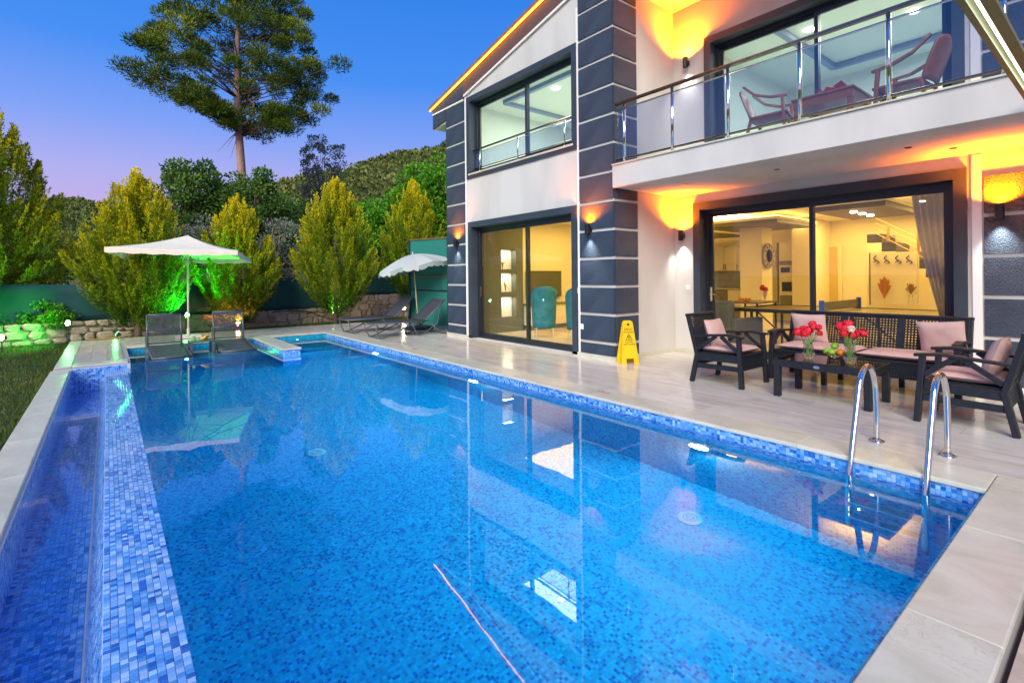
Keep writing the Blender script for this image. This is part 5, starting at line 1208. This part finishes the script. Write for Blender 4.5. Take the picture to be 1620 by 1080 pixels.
def cypress_mesh(seed, H, R, zb, n_fl=70, k=620, ls=1.0):
    n_fl = int(n_fl * 1.8); k = int(k * .80)
    """golden cypress: upright flame-shaped sprays, yellow new growth at their outer tips"""
    rg = np.random.default_rng(seed); Ps, Ds, Ts, Ls = [], [], [], []; lob = rg.uniform(0, 6.28, 4)
    for i in range(n_fl):
        t = ((i + rg.uniform(0, 1)) / n_fl) ** 1.12; az = i * 2.39996 + rg.uniform(-.5, .5)
        env = R * (min(1, .42 + .58 * (t / .24) ** .8)) * (1 - max(0, (t - .28) / .72) ** 1.7) ** .8
        env *= 1 + .13 * np.sin(az * 2 + lob[0]) + .09 * np.sin(az * 3 + lob[1] - t * 7)
        rad = env * rg.uniform(.38, .93); fl = rg.uniform(.75, 1.35) * ls * (1 - .15 * t); fr_ = rg.uniform(.095, .165) * ls
        lean = (.62 * (1 - t) + .12) * rad / R; d = np.array([np.cos(az) * lean, np.sin(az) * lean, 1.0]) + rg.normal(size=3) * .08; d /= np.linalg.norm(d)
        zc = zb + t * (H - zb - fl * .55) ; c = np.array([np.cos(az) * rad, np.sin(az) * rad, zc])
        n = int(k * rg.uniform(.8, 1.2)); s = rg.uniform(0, 1, n) ** .8; q = rg.normal(size=(n, 3)); q -= np.outer(q @ d, d); q /= np.linalg.norm(q, axis=1, keepdims=True) + 1e-9
        prof = np.minimum(1, (s / .28) ** .6) * (1 - s) ** .72 * 1.35; rr = rg.uniform(0, 1, n) ** .42
        # lobes round the flame make separate sprays
        u = np.cross(d, [.3, .5, .8]); u /= np.linalg.norm(u); v = np.cross(d, u); th = np.arctan2(q @ v, q @ u); lobes = 1 + .34 * np.sin(th * 3 + s * 9 + i) * rr
        p = c + d * (fl * (s - .4))[:, None] + q * (fr_ * prof * rr * lobes)[:, None] + rg.normal(size=(n, 3)) * .012
        Ps.append(p); Ds.append(d + q * .75 + rg.normal(size=(n, 3)) * .25); Ts.append(rg.normal(.0, .07) - .03 + .40 * t + .40 * rr * (.35 + .65 * s) + .16 * s + rg.normal(0, .09, n)); Ls.append(rg.uniform(.04, .08, n) * ls)  # yellow tips are growth; inner leaves coloured darker to paint shaded gaps
    # loose pointed shoots
    for i in range(int(n_fl * 1.3)):
        t = rg.uniform(.05, 1); az = rg.uniform(0, 6.28); env = R * (min(1, .42 + .58 * (t / .24) ** .8)) * (1 - max(0, (t - .28) / .72) ** 1.7) ** .8; d = np.array([np.cos(az) * (1 - t) * .9, np.sin(az) * (1 - t) * .9, 1.0]); d /= np.linalg.norm(d)
        c = np.array([np.cos(az) * env * .9, np.sin(az) * env * .9, zb + t * (H - zb) * .93]); n = 46; s = rg.uniform(0, 1, n); p = c + d * (s * .42 * ls)[:, None] + rg.normal(size=(n, 3)) * (.035 * (1 - s))[:, None]
        Ps.append(p); Ds.append(d + rg.normal(size=(n, 3)) * .35); Ts.append(.22 + .35 * t + .35 * s + rg.normal(0, .08, n)); Ls.append(rg.uniform(.05, .09, n) * ls)
    P = np.concatenate(Ps); D = np.concatenate(Ds); L = np.concatenate(Ls)
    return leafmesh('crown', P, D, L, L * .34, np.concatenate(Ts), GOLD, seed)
def trunk_mesh(h, r, seed, lean=0.05, forks=2, mat=BARK):
    rnd = random.Random(seed); mb = MB(); pts = [(lean * z * math.sin(z * 1.3), lean * z * .6, z) for z in [h * i / 8 for i in range(9)]]; mb.tube(pts, [r * (1.25 if i == 0 else 1 - .5 * i / 8) for i in range(9)], 10)
    for k in range(forks):
        a = rnd.uniform(0, 6.28); b = pts[3 + k]; mb.tube([b, (b[0] + .12 * math.cos(a), b[1] + .12 * math.sin(a), b[2] + h * .18), (b[0] + .22 * math.cos(a), b[1] + .22 * math.sin(a), b[2] + h * .42)], [r * .45, r * .35, r * .2], 7)
    return mb.mesh('trunk', mat, True)
CYG = 'golden cypresses along the back wall'
def cypress(x, y, H, R, zb, seed, label, rz=0, tr=.06, n_pl=70, k=620, ls=1.0, zg=-.1, lean=.05):
    r = empty('golden_cypress', (x, y, zg), rz, label=label, cat='tree', group=CYG)
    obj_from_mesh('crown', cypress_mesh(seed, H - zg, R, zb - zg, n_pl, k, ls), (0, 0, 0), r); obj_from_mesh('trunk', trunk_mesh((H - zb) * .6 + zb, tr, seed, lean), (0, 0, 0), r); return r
b1 = at(-45, 545, z=-.1)
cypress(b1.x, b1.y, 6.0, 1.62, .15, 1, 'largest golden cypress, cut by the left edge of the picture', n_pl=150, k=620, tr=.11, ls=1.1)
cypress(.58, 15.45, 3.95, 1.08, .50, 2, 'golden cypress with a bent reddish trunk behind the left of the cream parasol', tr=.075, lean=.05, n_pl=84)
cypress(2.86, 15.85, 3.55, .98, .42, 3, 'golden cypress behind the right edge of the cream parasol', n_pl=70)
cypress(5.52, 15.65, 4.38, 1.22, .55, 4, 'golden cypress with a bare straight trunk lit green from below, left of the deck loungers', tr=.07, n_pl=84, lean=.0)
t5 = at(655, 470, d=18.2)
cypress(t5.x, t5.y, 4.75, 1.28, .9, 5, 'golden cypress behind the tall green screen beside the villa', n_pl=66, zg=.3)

def cloud_tree(name, loc, H, cr, zc, mat, label, seed, n_cl=70, per=170, leaf=.14, cat='tree', group=None, tr=.12, squash=.8, gap=.9, flat=0, trunkmat=BARK, rcl=.36, updir=.4):
    """broadleaf tree: limbs ending in leaf clumps spread through an uneven crown"""
    rg = np.random.default_rng(seed); r = empty(name, loc, 0, label=label, cat=cat, group=group)
    P, D, T = [], [], []; limb = MB(); limb.tube([(0, 0, 0), (.05 * cr, 0, zc * .5), (0, .04 * cr, zc)], [tr * 1.2, tr, tr * .7], 8)
    for i in range(n_cl):
        u = rg.normal(size=3); u /= np.linalg.norm(u); rr = rg.uniform(.25, 1) ** .5 * gap; c = np.array([u[0] * cr * rr, u[1] * cr * rr, zc + u[2] * (H - zc) * rr * (1 if u[2] > 0 else squash)])
        c *= np.array([1, 1, 1]) ; s = cr * rcl * rg.uniform(.6, 1.1)
        q = rg.normal(size=(per, 3)); q /= np.linalg.norm(q, axis=1, keepdims=True); q *= rg.uniform(.3, 1, per)[:, None] ** .6; p = c + q * s * np.array([1, 1, .72 - flat])
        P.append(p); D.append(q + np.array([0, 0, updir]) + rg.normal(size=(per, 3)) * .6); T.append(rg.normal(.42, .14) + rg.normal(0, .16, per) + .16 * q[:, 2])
        if i % 3 == 0: limb.tube([(0, 0, zc * .75), tuple(c * .5 + np.array([0, 0, zc * .4])), tuple(c)], [tr * .5, tr * .3, tr * .08], 5)
    P = np.concatenate(P); D = np.concatenate(D); n = len(P)
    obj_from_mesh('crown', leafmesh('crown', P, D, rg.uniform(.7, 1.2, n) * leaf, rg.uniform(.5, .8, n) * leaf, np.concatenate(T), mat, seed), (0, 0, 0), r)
    limb.build('trunk', trunkmat, r, smooth=True); return r
BG = 'trees beyond the fence'
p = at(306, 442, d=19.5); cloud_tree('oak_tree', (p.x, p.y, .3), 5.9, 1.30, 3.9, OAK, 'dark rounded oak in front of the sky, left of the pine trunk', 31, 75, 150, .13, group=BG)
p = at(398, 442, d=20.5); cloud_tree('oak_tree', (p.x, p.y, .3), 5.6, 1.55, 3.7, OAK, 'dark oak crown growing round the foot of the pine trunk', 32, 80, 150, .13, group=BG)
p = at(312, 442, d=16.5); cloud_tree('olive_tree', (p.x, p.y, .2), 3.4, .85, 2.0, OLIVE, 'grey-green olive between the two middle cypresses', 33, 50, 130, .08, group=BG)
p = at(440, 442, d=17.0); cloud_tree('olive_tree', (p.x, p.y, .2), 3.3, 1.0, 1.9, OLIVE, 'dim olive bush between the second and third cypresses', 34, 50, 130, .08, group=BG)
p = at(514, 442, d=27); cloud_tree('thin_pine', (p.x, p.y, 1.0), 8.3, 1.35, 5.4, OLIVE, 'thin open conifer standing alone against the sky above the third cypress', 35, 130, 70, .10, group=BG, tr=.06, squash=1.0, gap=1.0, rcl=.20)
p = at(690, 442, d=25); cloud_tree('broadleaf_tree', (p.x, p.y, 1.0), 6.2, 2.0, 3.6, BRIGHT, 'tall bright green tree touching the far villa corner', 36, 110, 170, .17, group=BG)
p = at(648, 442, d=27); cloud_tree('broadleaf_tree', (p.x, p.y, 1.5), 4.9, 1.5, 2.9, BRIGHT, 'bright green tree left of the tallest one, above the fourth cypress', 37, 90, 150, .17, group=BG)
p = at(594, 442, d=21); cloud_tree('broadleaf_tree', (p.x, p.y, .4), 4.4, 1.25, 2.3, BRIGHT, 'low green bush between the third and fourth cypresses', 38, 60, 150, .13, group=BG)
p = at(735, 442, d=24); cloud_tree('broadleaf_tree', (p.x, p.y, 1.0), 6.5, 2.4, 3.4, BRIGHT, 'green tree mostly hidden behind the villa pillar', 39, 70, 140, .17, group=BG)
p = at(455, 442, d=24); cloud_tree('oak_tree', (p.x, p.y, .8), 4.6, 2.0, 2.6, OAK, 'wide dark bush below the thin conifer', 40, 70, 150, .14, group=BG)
p = at(100, 442, d=30); cloud_tree('green_bush', (p.x, p.y, 1.0), 3.0, 2.2, 1.8, leafmat('yellow_bush', (.08, .12, .01), (.20, .24, .03), (.34, .36, .06)), 'yellow-green bush on the slope between the two left cypresses', 41, 50, 130, .15, group=BG)
p = at(60, 442, d=19); cloud_tree('oak_tree', (p.x, p.y, .2), 2.8, 1.2, 1.6, OAK, 'small dark shrub beyond the fence behind the largest cypress', 42, 40, 120, .11, group=BG)
p = at(72, 545, z=-.1); cloud_tree('garden_shrub', (p.x, p.y + .35, -.1), 1.0, .50, .50, BRIGHT, 'low shrub lit vivid green by the left garden light', 43, 60, 110, .055, group='garden shrubs', tr=.02)

p = at(28, 545, z=-.1); cloud_tree('garden_shrub', (p.x, p.y + .2, -.1), .85, .60, .40, OAK, 'darker low shrub between the largest cypress and the green garden light', 44, 60, 110, .06, group='garden shrubs', tr=.02)
p = at(-12, 548, z=-.1); cloud_tree('garden_shrub', (p.x, p.y + .2, -.1), 1.15, .75, .5, OAK, 'dark leafy shrub under the largest cypress at the left edge', 45, 80, 120, .06, group='garden shrubs', tr=.02)
# the big pine
PD = 22.0; pb_ = at(383, 442, d=PD)
PN_ = empty('pine_tree', (pb_.x, pb_.y, .5), 0, label='tall spreading pine with a bare pinkish trunk against the evening sky', cat='tree')
pz = lambda py: CH + (CCY + 4 - py) / CF * PD - .5
rg = np.random.default_rng(77)
ext = [(-60, 55, 55), (-30, 80, 80), (0, 95, 104), (30, 104, 112), (60, 132, 145), (90, 152, 156), (105, 160, 158), (125, 178, 156), (150, 140, 140), (172, 70, 132), (190, 18, 128), (203, 8, 118), (212, 4, 50)]
eys = [q[0] for q in ext]; el_ = [q[1] for q in ext]; er_ = [q[2] for q in ext]
P, D, T = [], [], []; limbs = MB(); right = Vector(cR); fwd = Vector(cF)
tier = []
for i in range(245):
    py = rg.uniform(-60, 205); ang = rg.uniform(0, 2 * np.pi); L_, Rr = np.interp(py, eys, el_), np.interp(py, eys, er_)
    c_, s_2 = np.cos(ang), np.sin(ang); half = (Rr if c_ > 0 else L_) / CF * PD; dep = (L_ + Rr) / 2 / CF * PD * .85
    rr = rg.uniform(.12, 1) ** .55
    c = right * (c_ * half * rr) + fwd * (s_2 * dep * rr) + Vector((0, 0, pz(py) - .35 * (1 - rr)))
    tier.append(c); k = 430; q = rg.normal(size=(k, 3)); q /= np.linalg.norm(q, axis=1, keepdims=True); q *= rg.uniform(.15, 1, k)[:, None] ** .6
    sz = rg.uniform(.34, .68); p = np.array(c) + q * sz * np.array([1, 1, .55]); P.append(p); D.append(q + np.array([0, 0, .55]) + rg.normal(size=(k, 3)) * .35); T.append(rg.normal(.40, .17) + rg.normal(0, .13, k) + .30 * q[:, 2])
P = np.concatenate(P); D = np.concatenate(D); n = len(P)
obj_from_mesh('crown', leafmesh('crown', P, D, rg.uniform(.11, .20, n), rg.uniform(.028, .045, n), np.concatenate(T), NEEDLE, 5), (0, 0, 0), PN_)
tk = MB(); H_ = pz(-70); tk.tube([(.10 * math.sin(z * .5), .05 * z * .3, z) for z in np.linspace(-.6, H_, 16)], [.25 - .20 * i / 15 for i in range(16)], 12); tk.build('trunk', PINEBARK, PN_, smooth=True)
for i, c in enumerate(tier):
    if i % 2 == 0:
        z0 = max(pz(215), c.z - .35 * math.hypot(c.x, c.y) - .2); st_ = Vector((0, .015 * z0, z0)); limbs.tube([st_, st_.lerp(c, .5) + Vector((0, 0, .12)), c], [.032, .02, .008], 5)
limbs.build('branches', BARK, PN_, smooth=True)
dead = MB(); z0 = pz(200)
dead.tube([(0, .1, z0), tuple(right * .45 + Vector((0, .1, z0 + .35))), tuple(right * .62 + Vector((0, .1, z0 + 1.0))), tuple(right * .35 + Vector((0, .1, z0 + 1.25)))], [.05, .045, .04, .02], 6)
for s_2, dz in ((-1.0, -.9), (-.6, -.7), (-.45, -1.2), (.15, -.3)): dead.tube([(0, .1, z0 - .1), tuple(right * s_2 * .5 + Vector((0, .1, z0 - .1 + dz * .5))), tuple(right * s_2 + Vector((0, .1, z0 - .2 + dz)))], [.03, .015, .004], 5)
dead.build('dead_branches', PINEBARK, PN_)

# ------------------------------------------------------------------ hills
HT_ = [(-500, 330), (-200, 332), (0, 333), (60, 327), (75, 324), (110, 320), (135, 322), (170, 334), (260, 345), (350, 330), (430, 300), (480, 291), (544, 279), (600, 262), (630, 254), (660, 249), (706, 240), (800, 236), (900, 236), (1200, 250), (1900, 300)]
def ridge(px): return np.interp(px, [q[0] for q in HT_], [q[1] for q in HT_])
def hill_z(px, d):
    dr = 150 if px < 250 else 110; t = (d - 19) / (dr - 19); zr_ = CH + (444 - ridge(px)) / CF * dr
    if t <= 1: return -.1 + (zr_ + .1) * (max(t, 0) ** 1.05)
    return zr_ - (d - dr) * .25
from mathutils import noise as mnoise
SOILH = M('hill_soil', (.07, .08, .025), .95, col2=(.16, .15, .06), scale=.25, bump=.5, bscale=3, bdist=.2)
mb = MB(); pxs = np.linspace(-500, 1900, 150); ds = list(np.linspace(19, 150, 50)) + [170, 200]
for d in ds:
    for px in pxs:
        q = at(px, 440, d=float(d)); z = hill_z(px, d); amp = .02 * d * min(1, max(0, (d - 25) / 40)); z += amp * .35 * mnoise.noise(Vector((q.x * .12, q.y * .12, 0))); mb.v.append((q.x, q.y, z))
W_ = len(pxs)
for j in range(len(ds) - 1):
    for i in range(W_ - 1): a = j * W_ + i; mb.f.append((a, a + 1, a + W_ + 1, a + W_))
hl = mb.build('hillside', SOILH, kind='structure', smooth=True)
rg = np.random.default_rng(9); P, D, T, L = [], [], [], []
for i in range(7500):
    px = rg.uniform(20, 900); d = 30 + 120 * rg.uniform(0, 1) ** .8
    if px > 250 and d > 112: continue
    q = at(px, 440, d=float(d)); z = hill_z(px, d); s = rg.uniform(.35, 1.1) * (.6 + d / 110); k = 26
    u = rg.normal(size=(k, 3)); u /= np.linalg.norm(u, axis=1, keepdims=True); u[:, 2] = np.abs(u[:, 2]); P.append(np.array([q.x, q.y, z]) + u * s * np.array([.7, .7, .6 + rg.uniform(0, .4)]))
    D.append(u + rg.normal(size=(k, 3)) * .4); base = .30 if px < 250 else rg.choice([.15, .35, .6], p=[.4, .4, .2]); T.append(base + rg.normal(0, .12, k)); L.append(np.full(k, s * .45))
P = np.concatenate(P); D = np.concatenate(D); L = np.concatenate(L)
sc_ = obj_from_mesh('hill_scrub', leafmesh('hill_scrub', P, D, L, L * .7, np.concatenate(T), MAQUIS, 4), (0, 0, 0)); tag(sc_, 'low scrub and small trees covering the hills', 'scrub', kind='stuff')
# far house behind the fence
hp = at(468, 440, d=24); FH = empty('far_house', (hp.x, hp.y, .8), R_(20), label='small white building with red tiled roof peeping over the fence left of the third cypress', cat='house')
MB().box(-.1, .55, -.6, .6, 0, 1.15).build('wall', WHITE, FH); mb = MB(); mb.prism([(-.8, 1.0), (.7, 1.15), (0.2, 1.5)], 'y', -.7, .7); mb.build('roof', M('red_tiles', (.35, .10, .06), .8, col2=(.5, .18, .1), scale=8), FH)

# ------------------------------------------------------------------ lawn grass
rg = np.random.default_rng(3); n = 60000
gx = np.where(rg.uniform(size=n) < .72, -.72 - rg.uniform(0, 1, n) ** 1.3 * 5.5, rg.uniform(-.7, 9, n)); gy = np.where(gx < -.7, rg.uniform(4.5, 15.6, n), 15.03 + rg.uniform(0, 1, n) * 1.3)
gh = rg.uniform(.025, .07, n) * np.where(gx > -.7, 1.4, 1.0)
gp = np.stack([gx, gy, np.full(n, -.10)], 1); gd = np.stack([rg.normal(0, .35, n), rg.normal(0, .35, n), np.ones(n)], 1)
patch = np.array([mnoise.noise(Vector((float(a) * .8, float(b) * .8, 0))) for a, b in zip(gx, gy)])
GRS = leafmat('grass_blades', (.03, .065, .008), (.075, .13, .014), (.20, .18, .04), .2)
tag(obj_from_mesh('grass', leafmesh('grass', gp, gd, gh, .009, .42 + .45 * patch + rg.normal(0, .15, n), GRS, 8), (0, 0, 0)), 'short lawn grass left of the pool and below the stone wall', 'grass', kind='stuff')

# ------------------------------------------------------------------ garden lights
GR = (.02, 1, .06)
def garden_light(p, aim, col, energy, label, lens_e=60, size=110, soft=.04, face=None):
    r = empty('garden_spotlight', (p[0], p[1], p[2] - .14), label=label, cat='garden light', group='garden spotlights'); f_ = Vector(face or (-cF.x, -cF.y, .15)).normalized(); h_ = Vector((0, 0, .14))
    MB().tube([h_ - f_ * .07, h_ + f_ * .0, h_ + f_ * .012], [.03, .045, .05], 12).build('lamp_head', ALU, r); MB().tube([(0, 0, -.12), (0, 0, .10)], .01, 6).build('spike', ALU, r)
    q = MB(); c_ = h_ + f_ * .014; u = f_.orthogonal().normalized(); v = f_.cross(u); q.face([c_ + (u * math.cos(a) + v * math.sin(a)) * .055 for a in [i * math.pi / 8 for i in range(16)]]); q.build('lens', emis('lens_glow_' + label[:6].strip().replace(' ', '_'), tuple(.16 + .84 * c for c in col), lens_e), r)
    l_ = bpy.data.lights.new('garden_beam', 'SPOT'); l_.energy = energy; l_.color = col; l_.spot_size = R_(size); l_.spot_blend = .7; l_.shadow_soft_size = soft
    o = bpy.data.objects.new('garden_beam', l_); COL.objects.link(o); o.location = Vector(p) + f_ * .05; o.rotation_euler = (Vector(aim) - Vector(p)).to_track_quat('-Z', 'Y').to_euler(); return o
g1 = at(108, 511, y=14.9); garden_light(g1, (g1.x - .7, g1.y + .10, g1.z + .06), GR, 120, 'green garden spotlight beside the shrub on the left lawn', 120, 165)
g2 = at(297, 498, y=15.5); garden_light(g2, (g2.x - .1, g2.y - 1.1, g2.z + 1.9), GR, 380, 'green garden spotlight behind the parasol pole', 120, 150)
g3 = at(530, 494, y=15.95); garden_light(g3, (g3.x + .3, g3.y + .1, g3.z + 1.6), (.25, 1, .04), 170, 'yellow-green garden spotlight beside the third cypress trunk', 60, 130)
g4 = at(377, 512, y=15.6); garden_light(g4, (g4.x + .1, g4.y + .6, g4.z + .8), (1, .34, .08), 120, 'orange garden spotlight behind the right pool lounger', 90, 140)
g5 = at(3, 534, y=12.8); garden_light(g5, (g5.x + .6, g5.y + .2, g5.z + .4), (1, .26, .03), 110, 'orange garden spotlight at the foot of the largest cypress', 50, 140)
g6 = at(639, 487, y=15.0); garden_light(g6, (g6.x, g6.y + 1, g6.z + .3), (1, .80, .5), 45, 'warm white garden spotlight behind the deck loungers', 90, 130)
g7 = at(186, 528, y=15.2); garden_light(g7, (g7.x - .6, g7.y - .9, g7.z + .1), GR, 25, 'green garden spotlight at the foot of the second cypress', 20, 150, face=(-.5, .2, .3))
